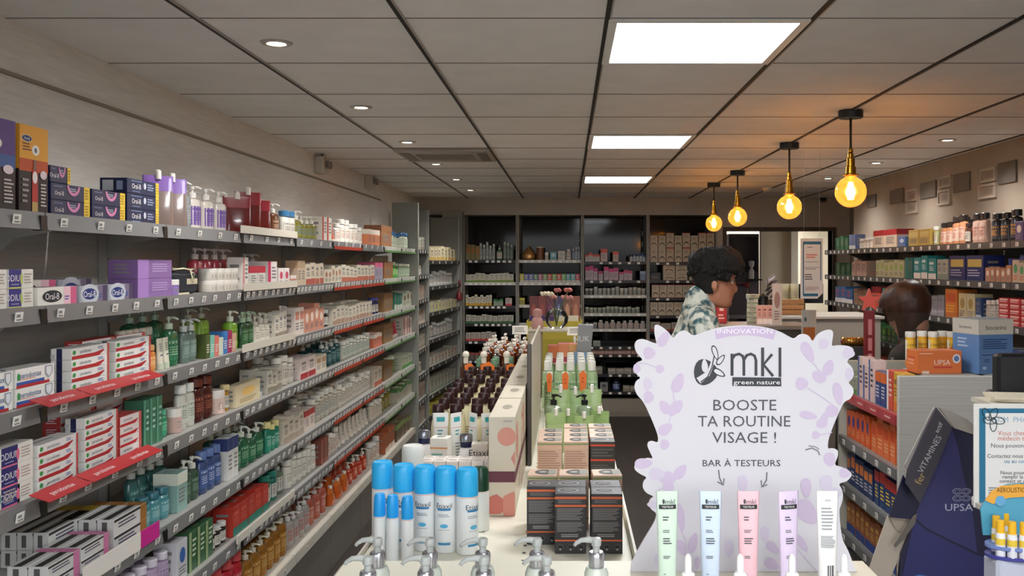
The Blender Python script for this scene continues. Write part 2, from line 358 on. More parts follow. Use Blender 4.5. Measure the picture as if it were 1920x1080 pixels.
# ---------------------------------------------------------------- ceiling fittings
pe = bpy.data.materials.new('light_diffuser'); pe.use_nodes = True; q = pe.node_tree.nodes['Principled BSDF'].inputs
q['Base Color'].default_value = (.9,.9,.9,1); q['Emission Color'].default_value = (.94,.97,1,1); q['Emission Strength'].default_value = PANEL_E
for i, y in enumerate((2.68, 5.08, 7.48, .28)):  # last panel is unseen, added on the row's spacing to light the foreground
    t = thing('ceiling_light_panel', ['nearest and largest square white ceiling light panel', 'middle square white ceiling light panel of three', 'farthest square white ceiling light panel near back shelves', 'square white ceiling light panel directly above the tester display'][i], 'ceiling light', (.413, y+.3, CH), 0, 'square ceiling light panels')
    fr = MB(); m = mat('e8e6e2', .4); a = .294; c = .268
    fr.box(-a,a,-a,-c,-.008,0,m).box(-a,a,c,a,-.008,0,m).box(-a,-c,-c,c,-.008,0,m).box(c,a,-c,c,-.008,0,m); obj('frame', fr, t)
    obj('diffuser', MB().box(-c,c,-c,c,-.005,0,pe), t)
sp = mat('fff6e0', .3, emis=9.)
def spot(x, y, lab, on=True):
    t = thing('recessed_downlight', lab, 'downlight', (x, y, CH), 0, 'recessed downlights in the ceiling')
    obj('trim_ring', MB().lathe([(.030,-.001), (.032,-.006), (.048,-.005), (.052,0)], mat('b0aba5', .35, .4), 24), t)
    obj('lamp', MB().lathe([(.03,-.001), (.026,-.0035), (0,-.004)], sp, 20), t)
    l = bpy.data.lights.new('downlight_beam', 'SPOT'); l.energy = SPOT_W*5; l.spot_size = 2.5; l.spot_blend = 1; l.shadow_soft_size = .03; l.color = (1,.98,.95)
    o = bpy.data.objects.new('downlight_beam', l); COL.objects.link(o); o.location = (x, y, CH-.02)
for i, y in enumerate((2.98, 4.20, 5.40, 6.58, 7.78, 8.9)):
    spot(-.94, y, ORD[i]+' downlight from the camera in the left ceiling row')
for i, (x, y) in enumerate(((2.18,5.31), (2.17,6.51), (2.16,7.68))):
    spot(x, y, ORD[i]+' downlight from the right edge in the right ceiling row')
o = obj('smoke_detector', MB().lathe([(0,-.035), (.03,-.035), (.045,-.02), (.05,0)], mat('cfc8be', .5), 18), None, (1.86, 8.65, CH)); tag(o, 'small round smoke detector on ceiling behind the pendant lamps', 'smoke detector')
t = thing('ceiling_cassette', 'flat square air conditioning cassette in the ceiling', 'air conditioner', (-.782, 5.98, CH))
b = MB().box(-.296,.296,-.296,.296,-.022,0,mat('a29a92',.5),.006); obj('cover', b, t)
b = MB()
for k in range(6): b.box(-.18,.18,-.14+.05*k,-.12+.05*k,-.026,-.022,mat('8b847d',.5))
b.box(.21,.27,-.2,.2,-.025,-.022,mat('6d6761',.5)); b.box(-.27,-.21,-.2,.2,-.025,-.022,mat('6d6761',.5)); obj('grille', b, t)
for i, (px, py) in enumerate(((602,312), (692,343))):
    Y = -XL*F/(VX-px)-.1; z = EH+(VY-py)*Y/F
    t = thing('emergency_light', ['nearer small twin lamp emergency light on left wall', 'farther small twin lamp emergency light on left wall'][i], 'emergency light', (XL, Y, z-.05))
    obj('housing', MB().box(0,.06,-.06,.06,0,.11,mat('c8c2b8',.5),.006), t)
    for s in (-.032,.032): o = obj('lamp_head', MB().lathe([(.022,0),(.026,.012),(.02,.02),(0,.02)], mat('7a746c',.3), 14), t); o.rotation_euler = (0,PI/2,0); o.location = (.07,s,.06)
    obj('cable', MB().tube([(.03,.02,.12),(.03,.03,.16),(.02,.0,CH-z+.05)], .006, M_black), t)
# pendant lamps
fil = mat('ffc266', .3, emis=38.)
for i, (x, y, zc) in enumerate(((1.315,4.30,1.985), (1.305,5.45,1.986), (1.297,7.07,2.01), (1.285,8.14,2.007))):
    t = thing('pendant_lamp', ['largest and nearest globe pendant lamp with amber glass', 'second nearest amber globe pendant lamp', 'third globe pendant lamp, smaller in the distance', 'farthest and smallest amber globe pendant lamp'][i], 'pendant lamp', (x, y, zc), 0, 'amber globe pendant lamps')
    tz = CH-zc; rg = .072
    obj('ceiling_rose', MB().lathe([(0,tz-.036),(.054,tz-.036),(.056,tz-.032),(.056,tz)], mat('1c2021',.45), 28), t)
    obj('cord', MB().tube([(0,0,.19),(0,0,tz-.03)], .006, mat('3c3226',.7)), t)
    obj('lamp_holder', MB().lathe([(.004,.205),(.011,.2),(.012,.185),(.008,.182),(.013,.178),(.014,.16),(.019,.155),(.019,.12),(.023,.117),(.024,.085),(.037,.08),(.037,.076),(.02,.075)], M_brass, 24), t)
    prof = [(.0,-rg)]+[(rg*math.sin(a), -rg*math.cos(a)) for a in [PI*k/14 for k in range(1,13)]]+[(.022,.073),(.02,.085)]
    obj('glass_globe', MB().lathe(prof, M_amber, 32), t)
    fb = MB()
    for k in range(8):
        a = 2*PI*k/8; fb.tube([(.007*math.cos(a),.007*math.sin(a),.045),(.017*math.cos(a+.3),.017*math.sin(a+.3),.0),(.009*math.cos(a+.6),.009*math.sin(a+.6),-.035)], .0044, fil, 6)
    fb.tube([(0,0,.07),(0,0,.045)], .004, M_brass); obj('filament', fb, t)
    l = bpy.data.lights.new('bulb_glow', 'POINT'); l.energy = BULB_W*2.2; l.color = (1,.74,.45); l.shadow_soft_size = .03
    o = bpy.data.objects.new('bulb_glow', l); COL.objects.link(o); o.parent = t; o.location = (0,0,0)
# dome camera on the back wall, grey squares and picture frames on the right wall
p = at(1541, 372, YB); t = thing('dome_camera', 'small black dome camera high on the back wall', 'security camera', (p.x, YB-.04, p.z))
obj('mount', MB().box(-.045,.045,.0,.04,-.045,.045,mat('77716a',.5),.01), t); obj('dome', MB().ball((0,0,0),.036,M_black), t)
def rwy(px, X=XR): return X*F/(px-VX)
GS = noisy('grey_square', '5f5850', '665f57', (8,8,8), .8)
for i, (px0, px1, py) in enumerate(((1627,1644,377), (1671,1696,368), (1728,1757,356), (1790,1820,342), (1874,1908,323))):
    y0, y1 = rwy(px1), rwy(px0); ym = (y0+y1)/2; z = EH-(py-VY)*ym/F; h = .105+.005*i
    o = obj('wall_square', MB().box(-.012,0,-(y1-y0)/2,(y1-y0)/2,-h/2,h/2,GS,.002), None, (XR-.0005, ym, z)); tag(o, 'plain dark grey square panel, %s from the left on right wall' % ORD[i], 'wall panel', 'grey square panels on the right wall')
for i, (px0, px1, py0, py1) in enumerate(((1702,1722,355,380), (1701,1722,378,400), (1764,1786,330,352), (1761,1784,356,384), (1842,1870,315,341), (1838,1870,345,372))):
    y0, y1 = rwy(px1), rwy(px0); ym = (y0+y1)/2; z = EH-((py0+py1)/2-VY)*ym/F; h = (py1-py0)*ym/F; w = y1-y0
    t = thing('picture_frame', 'pale picture frame, %s on right wall counting from back' % ORD[i], 'picture frame', (XR, ym, z), -PI/2, 'pale picture frames on the right wall')
    b = MB(); m = mat('a89c8e',.6); e = .014; b.box(-w/2,w/2,-.015,0,-h/2,-h/2+e,m).box(-w/2,w/2,-.015,0,h/2-e,h/2,m).box(-w/2,-w/2+e,-.015,0,-h/2+e,h/2-e,m).box(w/2-e,w/2,-.015,0,-h/2+e,h/2-e,m); obj('frame', b, t)
    b = MB().box(-w/2+e,w/2-e,-.006,0,-h/2+e,h/2-e,mat('94897c',.6)); b.draw(plane_map((-w/2,-.0065,-h/2),(w,0,0),(0,0,h),(0,-1,0)), w, h, [('r',.25,.3,.75,.7,'7d7268')]); obj('picture', b, t)
# ================================================================ LEFT WALL SHELVING
SZ = [.30, .593, .823, 1.087, 1.31, 1.546, 1.77]        # heights, lowest deck to top shelf
XF = -1.26
def ly(px, X=XF): return -X*F/(VX-px)
JY = [1.54+.69*i for i in range(-1, 9)]; JY[-1] = 7.0+.0; JY = [.85, 1.54, 2.23, 2.90, 3.58, 4.28, 4.96, 5.66, 6.34, 7.0, 7.64]
NAME7 = ['lowest', 'sixth', 'fifth', 'fourth', 'third', 'second', 'top']
tagme = MB().box(0,.0015,-.015,.015,-.011,.011,M_tag).mesh('price_label')
_tb = MB().box(0,.0015,-.015,.015,-.011,.011,M_tag); _tb.draw(rightm(.003,.04,.03), .04, .03, [], off=.0)
_td = MB().box(0,.0015,-.015,.015,-.011,.011,M_tag)
_td.add([(.002,-.011,-.001),(.002,.004,-.001),(.002,.004,.006),(.002,-.011,.006)], [(0,1,2,3)], mat('8f8d8a',.6)); _td.add([(.002,-.01,-.008),(.002,.011,-.008),(.002,.011,-.005),(.002,-.01,-.005)], [(0,1,2,3)], mat('77736e',.6))
TAG1 = _td.mesh('price_label')
BAYLAB = ['grey steel wall shelving bay on left wall just inside the picture edge', 'grey steel shelving bay under the tall toothbrush boxes', 'grey steel shelving bay under the stacked navy boxes, left wall', 'grey steel shelving bay under the purple refill pouches',
 'grey steel shelving bay under the red refill pouches', 'grey steel shelving bay under the olive oil bottles, left wall', 'grey steel shelving bay with red price strips, nearer one', 'grey steel shelving bay with red price strips, farther one',
 'shelving bay with cardboard dividers and green edged shelves', 'last shelving bay of the left wall, before the grey end panel']
def left_bay(i):
    y0, y1 = JY[i], JY[i+1]; t = thing('wall_shelving_bay', BAYLAB[i], 'shelving', (XL, y0, 0), 0, 'shelving bays on the left wall'); L = y1-y0; D = XF-XL
    obj('plinth', MB().box(.01,D-.012,.002,L-.002,0,SZ[0]-.05,M_pl,.004), t)
    ym = min(L-.05, .32)
    obj('upright', MB().box(.002,.03,ym-.015,ym+.015,SZ[0],1.80,mat('c4c2bc',.5)).box(.03,.0305,ym-.003,ym+.003,SZ[0],1.79,M_black), t)
    for k, z in enumerate(SZ):
        m = M_deck if k == 0 else M_shelf
        sh = obj('shelf', MB().box(.004,D-.012,.003,L-.003,z-.022,z,m,.003), t)
        red = i in (6, 7); gr = i in (8, 9)
        rl = MB(); rm = mat('a8a9a0',.35) if gr and k else M_rail
        if k == 0: rm = mat('b9b3a6',.45)
        rl.prism([(0,0),(.012,0),(.012,.004),(.018,-.038),(.0,-.038)], .003, L-.003, rm); rl.T = None
        # turn the profile so that it faces the aisle
        vv = [(D-.014+x, y, z+zz_) for (x, y, zz_) in rl.v]; rl.v = vv
        obj('price_rail', rl, sh)
        if red and k and i+k != 13: obj('red_strip', MB().box(D+.004,D+.006,.01,L-.03,z-.04,z-.022,mat('a83a26',.4)), sh)
        if gr and k: obj('green_strip', MB().box(D+.004,D+.006,.01,L-.01,z-.036,z-.024,mat('5c8a50',.4)), sh)
        if k: obj('rail_end', MB().box(D-.016,D+.005,L-.028,L-.002,z-.04,z-.004,M_black), sh)
        if k: obj('bracket', MB().prism([(.03,z-.022),(.21,z-.022),(.20,z-.032),(.10,z-.05),(.055,z-.095),(.03,z-.10)], ym-.004, ym+.004, mat('c4c4c0',.4)), sh)
        if gr: n = 4
        elif i == 1: n = 3
        else: n = (4, 5, 6, 9, 11, 11, 7)[min(6, max(0, i-1))] if k not in (6,) else 4
        if k == 0: n = 0 if i < 3 else 2
        for q in range(n):
            yy = L*(q+.5)/n+R.uniform(-.012,.012)
            o = obj('price_label', TAG1, sh); o.location = (D+.0045, yy, z-(.011 if red or gr else .017)); o.rotation_euler = (R.uniform(-.03,.03), .14, 0)
for i in range(10): left_bay(i)
S_ = lambda k, px: Vector((XF-.022, ly(px, XF-.034), SZ[k]))
def L(k, x0, x1, n, h, spec, desc, **kw):
    kw.setdefault('single', x0 > 430)
    run(S_(k, x0), S_(k, x1), (-1,0,0), PI/2, n, h, spec, desc, 'left wall %s shelf' % NAME7[k], **kw)
# --- printed cartons used on the left wall
def f_oralb(col, side, acc, logo='1c2f63', frame=None):
    def f(w, d, h):
        it = [('r',.66,0,.84,1,acc), ('r',.84,0,1,1,side)]
        if frame: it.append(('e',.36,.5,.34,.6,frame))
        it += [('e',.36,.5,.25,.34,logo), ('t',.36,.5,.36,'Oral-B','f2f2f2'), ('l',.68,.2,.8,.5,'3a5aa8',2)]
        return carton(w, d, h, col, it, top=[('r',.25,.2,.5,.9,'3c3a3c')], side=[('l',.2,.2,.8,.8,'6c6a6a',3)])
    return f
def f_navy(w, d, h):
    it = [('r',.90,0,1,1,'e8c53a'), ('l',.915,.15,.985,.85,'a07a1a',4), ('t',.28,.52,.34,'Oral-B','f0f0f0'), ('l',.12,.78,.46,.9,'8090b8',1), ('l',.15,.1,.42,.2,'8090b8',1), ('e',.54,.62,.04,.22,'c8ccd8'), ('l',.62,.3,.84,.8,'9aa4c4',3)]
    return carton(w, d, h, '162046', it, top=[('l',.1,.3,.8,.7,'53608a',2)], left=[('r',.1,.15,.5,.85,'c4c8d0'), ('r',.62,.2,.85,.8,'8a94b8')])
def f_navypink(w, d, h):
    arc = [(.56+.17*math.cos(a), .95+.62*math.sin(a)) for a in [PI*(1+k/10) for k in range(11)]]+[(.56+.12*math.cos(a), .95+.42*math.sin(a)) for a in [PI*(2-k/10) for k in range(11)]]
    it = [('r',.84,0,1,1,'e8c53a'), ('l',.86,.15,.98,.85,'a07a1a',4), ('t',.2,.42,.26,'Oral-B','f0f0f0'), ('l',.06,.75,.3,.85,'8090b8',1), ('p',arc,'dc86b4'), ('l',.45,.55,.68,.8,'b8bccc',2)]
    return carton(w, d, h, '18214a', it, top=[('l',.1,.3,.8,.7,'53608a',2)])
def f_brush(c_hi, c_mid, c_stick, sc):
    def f(w, d, h):
        it = [('r',0,0,1,.48,'2a1f1c'), ('r',0,.48,1,.62,c_mid), ('r',0,.62,1,1,c_hi), ('e',.25,.85,.18,.04,'f0ede6'), ('e',.25,.85,.17,.035,'1c2f63'), ('t',.25,.85,.028,'Oral-B','f4f4f4'), ('l',.1,.7,.4,.8,'7a3c1c',3),
              ('e',.55,.73,.13,.06,'f0ece4'), ('e',.55,.73,.05,.03,'6a6a70'), ('r',.42,.02,.62,.14,'c0a060'), ('r',.42,.14,.62,.5,c_stick), ('e',.52,.42,.085,.07,'f0e8e8'), ('r',.47,.5,.57,.62,'8a5a50'),
              ('e',.82,.46,.12,.05,'e8d8dc'), ('l',.72,.08,.94,.36,'c8c0bc',7), ('l',.08,.1,.3,.4,'9a908c',5)]
        return carton(w, d, h, '2a1f1c', it, side=[('r',0,.5,1,1,c_hi), ('l',.15,.1,.85,.45,'a09894',6)])
    return f
def f_paste(w, d, h):
    it = [('p',[(0,0),(.72,0),(.9,.5),(.9,.55),(.6,.32),(0,.3)],'b3262c'), ('r',.86,0,.93,1,'e9e6e2'), ('t',.36,.64,.3,'parodontax','4a5a6a'), ('e',.06,.62,.04,.2,'3c9a4a'), ('l',.68,.55,.84,.85,'4a6ab0',2), ('r',.95,.0,1,1,'c8504c')]
    return carton(w, d, h, 'ecebe6', it, top=[('l',.1,.35,.8,.65,'9a9894',1)], left=[('r',.28,0,.55,1,'1d2450'), ('r',.0,.1,.2,.5,'c8c8c8')], side=[('l',.2,.2,.8,.8,'88888c',3)], name='toothpaste_box')
def f_paste2(w, d, h):
    it = [('r',0,0,.86,.16,'b3262c'), ('r',0,.16,.72,.32,'2f56a4'), ('l',.1,.38,.55,.46,'e0805c',1), ('t',.36,.64,.3,'parodontax','3c5a8a'), ('p',[(.74,.95),(.94,.95),(.94,.5),(.84,.25),(.74,.5)],'9aa0a8'), ('p',[(.77,.88),(.91,.88),(.91,.52),(.84,.35),(.77,.52)],'e0e4ea'), ('e',.05,.6,.035,.2,'3c9a4a')]
    return carton(w, d, h, 'ecebe6', it, left=[('r',.28,0,.55,1,'1d2450')], side=[('l',.2,.2,.8,.8,'88888c',3)], name='toothpaste_box')
def f_pasteR(w, d, h):
    it = [('p',[(0,0),(.7,0),(.86,.4),(.5,.28),(0,.26)],'c22a30'), ('t',.36,.64,.28,'parodontax','4a5a6a'), ('r',.88,0,1,1,'d0605c')]
    return carton(w, d, h, 'efe6e2', it, top=[('r',0,0,1,1,'c8504c')], side=[('r',0,0,1,1,'c03c3c'), ('l',.2,.2,.8,.8,'f0e0e0',3)], name='toothpaste_box')
def f_dium(c, acc):
    def f(w, d, h):
        it = [('r',0,0,.5,1,c), ('t',.25,.55,.34,'ODIUM','f0f0f4'), ('l',.1,.15,.42,.25,'b0b0cc',1), ('e',.5,.5,.05,.3,acc), ('l',.6,.2,.92,.8,'b8a8a0',4), ('r',.0,.0,.48,.08,acc)]
        return carton(w, d, h, 'eeebe2', it, top=[('l',.1,.3,.9,.7,'aaa8a4',2)], name='toothpaste_box')
    return f
def f_stripe(acc):
    def f(w, d, h):
        it = [('r',0,.8,1,.95,'2e2c2c'), ('l',.12,.3,.7,.7,'4a4a60',2), ('r',.8,0,1,1,acc)]
        return carton(w, d, h, 'd6d6d2', it, top=[('r',0,.3,1,.7,'3a3836'), ('r',.8,0,1,1,acc)], left=[('r',.3,.15,.6,.85,'5a5a5a')], side=[('r',0,0,1,1,acc)], name='pharmacy_box')
    return f
N_ = {'w': ('B','dedad0','b05050',4)}
# top shelf
L(6,-60,31,1,.212,('F',f_brush('5a3c80','3c5a98','a8b0d8','d')),'tall purple and black electric toothbrush box',d=.07)
L(6,34,91,1,.212,('F',f_brush('e8a42e','c4501e','b83028','d')),'tall orange and black electric toothbrush box',d=.07)
L(6,93,236,2,.042,('F',f_navypink),'navy box with pink arc',stack=2,d=.05)
run(S_(6,93)+Vector((0,0,.0856)), S_(6,133)+Vector((0,0,.0856)), (-1,0,0), PI/2, 1, .042, ('F',f_navypink), 'navy box alone on top of the pile beside tall toothbrush boxes','left wall top shelf', d=.05)
L(6,236,299,1,.044,('F',f_navy),'navy box with yellow end and barcode side',stack=3,d=.08)
L(6,300,352,2,.165,('Z','7d6c66','7a5aa0'),'purple topped taupe refill pouch',d=.06,turn=-.75,rowgap=.1)
L(6,354,374,1,.165,('P','8c9294','dcdcd6','8c9294','a8a8a8'),'clear grey pump bottle')
L(6,378,448,3,.16,('P','d8d0c6','f0ece6','7a5ca6','5c4290'),'white pump bottle with purple collar tag',rows=2,rowgap=.1)
L(6,450,508,3,.16,('Z','641c1a','8c2830'),'dark red refill pouch',d=.07,turn=-.75)
L(6,510,541,2,.155,('P','5a3016','ece8e0','6a3c20','d0b090'),'brown pump bottle')
L(6,543,563,2,.13,('K','dcd8cc','3c78a8'),'white bottle with blue cap')
L(6,565,603,4,.135,('P','7a7434','dedace','8c8c3c','3c6aa0'),'olive oil pump bottle with blue band',rows=2)
L(6,604,622,2,.13,('B','e2dcd0','c04038',2),'white and red carton')
L(6,623,640,2,.11,('U','b85a40','e8e0d4'),'terracotta squeeze tube')
L(6,641,690,6,.13,('K','e0dcd2','ece8e0','e6e2d8','b06a50'),'white bottle with rusty print',rows=2)
L(6,691,712,3,.11,('B','d8845c','e8e0d0',0),'orange and white carton')
L(6,714,735,1,.15,('B','9a6c4a','8c6040',0),'brown cardboard divider box')
L(6,737,773,7,.12,('K','b4bca8','2f6aa0','c4ccb8','6a8a6a'),'pale green bottle with blue cap')
# second shelf
L(5,-40,64,2,.045,('F',f_dium('3a3484','c8d070')),'white and purple toothpaste box',stack=2,d=.05)
L(5,68,145,1,.045,('F',f_oralb('ece8e0','d8608c','f0c4d0','23242c')),'front white box with black oval logo and pink end',d=.05)
L(5,147,250,2,.045,('F',f_oralb('a8acb8','4c3c5c','7a7088','1c2f78','c4c8d0')),'silver box with blue oval logo',d=.05)
for j, (x0, x1, fn, ds) in enumerate(((25,115,f_oralb('ece8e0','d8608c','f0c4d0','23242c'),'rear white box with black oval logo and pink end'), (116,180,f_oralb('a8acb8','4c3c5c','7a7088','1c2f78','c4c8d0'),'rear silver box with blue oval logo'))):
    X2 = XF-.095; run((X2,ly(x0,X2),SZ[5]+.0), (X2,ly(x1,X2),SZ[5]+.0), (-1,0,0), PI/2, 1, .062, ('F',fn), ds, 'left wall second shelf', d=.06)
L(5,256,324,1,.058,('B','8c6aa4','a47cc0',2,'b89cd0'),'purple carton',stack=2,d=.09)
L(5,326,342,1,.052,('J','9c7cc4','ece8e4'),'small lilac jar with white lid')
b = MB(); w = .1; b.box(-w,w,-.03,.03,0,.078,mat('171c26',.6),.012); b.draw(front(.2,.06,.08),.2,.08,[('r',.5,.42,.95,.66,'cabfa4'),('r',.05,.0,.6,.08,'cfc6a8')])
t = thing('gift_pouch', 'black gift pouch tied with cream cord beside purple cartons', 'pouch', (XF-.07, (ly(344)+ly(398))/2, SZ[5]+.001), PI/2)
obj('pouch_body', b, t); obj('cord', MB().tube([(-.09,-.02,.084),(-.03,-.032,.088),(.03,-.03,.082),(.09,-.02,.086),(.02,.0,.085),(-.05,.0,.089)], .003, mat('d8cfb0',.7)).tube([(.02,-.035,.08),(.04,-.036,.04),(.05,-.036,.07),(.03,-.036,.075)], .0025, mat('d8cfb0',.7)), t)
L(5,400,452,4,.043,('J','e2dace','eee9e0','c0a090'),'white cream jar',stack=2,d=.07)
X2 = XF-.1
run((X2,ly(384,X2),SZ[5]), (X2,ly(452,X2),SZ[5]), (-1,0,0), PI/2, 4, .165, ('P','b84450','e8ddd6','c86068','e8c0c0'), 'rose pump bottle behind the jars', 'left wall second shelf', rows=1)
L(5,455,466,1,.13,('B','e8e2da','d89090',2),'white slim carton with pink print')
L(5,468,498,2,.095,('B','dcd8d0','b82a40',0),'white carton with crimson head',d=.06)
run((XF-.13,ly(476,XF-.13),SZ[5]), (XF-.13,ly(503,XF-.13),SZ[5]), (-1,0,0), PI/2, 2, .15, ('P','b83048','e6e0da','cc5868','e8c0c0'), 'crimson pump bottle behind white cartons', 'left wall second shelf', rows=1)
L(5,502,520,1,.115,('B','e8dfdc','c02858',2),'tall white carton with crimson stripe')
L(5,522,543,2,.085,('B','e6e0dc','c8506c',3),'white carton with crimson spot')
L(5,545,556,1,.05,('B','e89080','e8e0dc',0),'small coral carton')
L(5,558,572,2,.12,('B','c8b69c','b8a080',0),'tall beige carton')
L(5,574,607,4,.1,('B','d8cbb6','b05848',1),'cream carton with rust label',rows=2)
L(5,609,640,5,.085,('B','d0c8b4','a87860',3),'sand coloured carton',rows=2)
L(5,641,702,9,.09,('B','cfc8b6','b06048',1),'off white carton with tiny orange print',rows=2)
L(5,703,718,2,.115,('B','9c94a8','c86080',0),'lilac tall carton')
L(5,720,737,1,.12,('B','96693f','8c6040',0),'brown cardboard divider box')
L(5,739,752,3,.12,('K','4f9a44','b8c8a0','64a848','dce0c8'),'leaf green bottle'); L(5,755,773,5,.1,('K','9cac94','c8ccb8','a8b89c','708068'),'greyish green bottle')
# third shelf
L(4,-40,26,1,.045,('F',f_paste2),'half hidden blue and red toothpaste box',stack=2,d=.05)
L(4,28,104,1,.045,('F',f_paste2),'blue and red toothpaste box with shield mark',stack=2,d=.055)
L(4,132,206,1,.029,('F',f_paste),'red swoosh toothpaste box beside shield boxes',stack=4,d=.055)
L(4,215,284,1,.029,('F',f_paste),'red swoosh toothpaste box beside the orange bottle',stack=4,d=.055)
X2 = XF-.11
run((X2,ly(160,X2),SZ[4]), (X2,ly(280,X2),SZ[4]), (-1,0,0), PI/2, 2, .029, ('F',f_pasteR), 'rear red ended toothpaste box', 'left wall third shelf', stack=4, d=.05)
L(4,287,304,1,.085,('K','dc8a3c','e8b070','e09648','f0d0a0'),'orange bottle')
L(4,305,327,2,.1,('U','dcd8c4','c8d0b8'),'cream squeeze tube')
run((X2,ly(238,X2),SZ[4]), (X2,ly(300,X2),SZ[4]), (-1,0,0), PI/2, 5, .13, ('K','9c8a78','c8c4b0','a89684','c8bca8'), 'taupe bottle behind toothpaste', 'left wall third shelf')
L(4,329,350,1,.165,('P','2a6844','b8c8b0','2f7450','9cc0a0'),'large green pump bottle')
run((X2,ly(262,X2),SZ[4]), (X2,ly(330,X2),SZ[4]), (-1,0,0), PI/2, 3, .19, ('P','235c3e','a8c0a8','2a6a48','8cb090'), 'tall dark green pump bottle at the rear', 'left wall third shelf')
L(4,352,378,2,.15,('P','66786e','c0c4bc','70847c','9cb0a8'),'grey green pump bottle')
for j, (c, ds) in enumerate((('4c5a2a','dark olive slim carton'), ('7fc4b0','mint slim carton'), ('dc7468','coral slim carton'), ('d4dcc4','pale slim carton with pink print'), ('3c7cc0','blue slim carton'), ('a42858','crimson slim carton'), ('d0a890','beige slim carton'))):
    L(4,386+j*8.2,386+(j+1)*8.2,1,(.085,.08,.075,.065,.085,.085,.07)[j],('B',c,c,0,'e8e0d8'),ds,d=.05)
run((X2,ly(375,X2),SZ[4]), (X2,ly(422,X2),SZ[4]), (-1,0,0), PI/2, 2, .17, ('P','8ab040','dce0cc','9cc04c','6a9030'), 'lime green pump bottle behind slim cartons', 'left wall third shelf')
L(4,445,462,1,.155,('P','86b83a','e0e4d0','9aca48','5c8a28'),'lime green pump bottle in front')
L(4,463,484,2,.145,('P','2c5434','a8bca0','38643c','84a880'),'forest green pump bottle')
L(4,486,514,3,.125,('P','ded9c8','cfcab8','e4dfd0','8c8070'),'white pump bottle by the forest green ones',rows=2)
L(4,516,538,3,.12,('B','dcd6c8','a09080',1),'cream carton near the amber bottle')
L(4,539,552,1,.145,('P','6e2c1e','e0d8cc','7c3424','c09080'),'amber red pump bottle')
L(4,553,570,2,.13,('B','e2d6cc','cc8474',4),'white pink carton')
L(4,571,607,4,.125,('B','d0907a','e4d4c4',3),'salmon carton')
L(4,609,622,2,.09,('K','2c1c1c','e0e0dc'),'tiny black bottle with white cap')
L(4,623,698,11,.1,('B','d4ccba','a88874',1),'ivory carton on red strip shelf',rows=2)
L(4,700,716,3,.1,('K','2c2c5c','4c4c90'),'deep blue bottle')
L(4,719,737,1,.13,('B','86643f','7c5838',0),'brown cardboard divider box')
L(4,739,754,3,.12,('B','1f6a58','c4c8b8',1),'dark teal carton'); L(4,756,774,3,.11,('B','b8bca4','6a5040',3),'white carton with brown spot')
# red shelf talker cards lying on the rails of the third and fourth shelf
def red_card(px0, px1, k, i):
    y0, y1 = ly(px0, XF+.04), ly(px1, XF+.04); w = y1-y0; b = MB(); dd = .052
    b.T = Matrix.Rotation(math.radians(18), 4, 'X'); b.box(-w/2,w/2,-dd/2,dd/2,0,.0015,mat('b3242a',.35)); b.draw(topm(w,dd,.0015), w, dd, [('t',.5,.5,.3,'parodontax','f0e4e2')]); b.T = None
    o = obj('shelf_card', b, None, (XF+.022, (y0+y1)/2, SZ[k]+.012), PI/2); tag(o, 'red lettered promotional card, %s along the left wall %s shelf rail' % (ORD[i], NAME7[k]), 'card', 'red promotional cards on the shelf rails')
for i, (a, c) in enumerate(((88,168), (171,243), (243,304))): red_card(a, c, 4, i)
for i, (a, c) in enumerate(((88,168), (171,240), (240,302))): red_card(a, c, 3, i)
# fourth shelf
L(3,-50,40,1,.05,('F',f_dium('1c2450','2f9a64')),'white and navy toothpaste box with green end',stack=1,d=.06)
L(3,0,64,1,.046,('F',f_dium('28286c','e87090')),'white navy toothpaste box with pink stripe',stack=3,d=.06)
L(3,70,148,1,.029,('F',f_paste),'lower red swoosh toothpaste box',stack=4,d=.055)
L(3,158,222,1,.029,('F',f_paste),'stacked tall pile toothpaste box',stack=5,d=.055)
L(3,224,266,1,.029,('F',f_pasteR),'red ended toothpaste box beside the green bottles',stack=4,d=.055)
run((X2,ly(120,X2),SZ[3]), (X2,ly(245,X2),SZ[3]), (-1,0,0), PI/2, 2, .029, ('F',f_pasteR), 'rear toothpaste box with red end', 'left wall fourth shelf', stack=6, d=.05)
L(3,269,305,3,.145,('B','3c7458','5c9c80',2,'a8d0c0'),'tall translucent green carton',d=.06)
L(3,308,331,1,.09,('K','249a70','56b890','2ca87c','a0dcc4'),'bright emerald bottle')
L(3,333,346,1,.08,('J','d8b4a8','ece4da'),'pink jar with white lid')
L(3,347,376,2,.15,('K','ccccc0','e4e4dc','d4d8cc','8aa08c'),'tall white lotion bottle')
L(3,378,412,2,.155,('K','4a1c18','6a2c20','5a2018','b06a50'),'dark maroon bottle')
L(3,413,427,1,.09,('J','e0c4b8','ece4da'),'cream jar with rose label')
L(3,428,437,1,.1,('K','a8802c','d8c48c'),'golden oil bottle')
L(3,441,489,1,.085,('B','dfd0ac','e6c070',3,'b09868'),'wide cream display carton with yellow spot',d=.04)
L(3,491,500,1,.06,('U','5c7484','c8ccc8'),'small slate blue tube')
L(3,502,528,3,.1,('B','c8c2b2','8c8474',1),'grey white carton',rows=2)
L(3,529,560,3,.125,('K','d2cdc0','e8e4d8','dcd8cc','8a8078'),'chalk white bottle',rows=2)
L(3,563,592,2,.1,('B','e0d0c8','a82c30',1),'white carton with dark red window')
L(3,593,612,2,.085,('B','d8cebc','b08c70',4),'sand white carton')
L(3,614,648,4,.145,('P','1f4a4c','c8ccc4','2a5c60','88a4a4'),'dark teal pump bottle',rows=2)
L(3,650,700,8,.1,('K','b8bcae','dcdcd0','c4c8bc','5c9088'),'pale grey bottle with teal print',rows=2)
L(3,702,716,3,.1,('B','d8765c','e8dcd0',0),'orange headed carton')
L(3,719,737,1,.13,('B','8a683f','7c5838',0),'brown cardboard divider box')
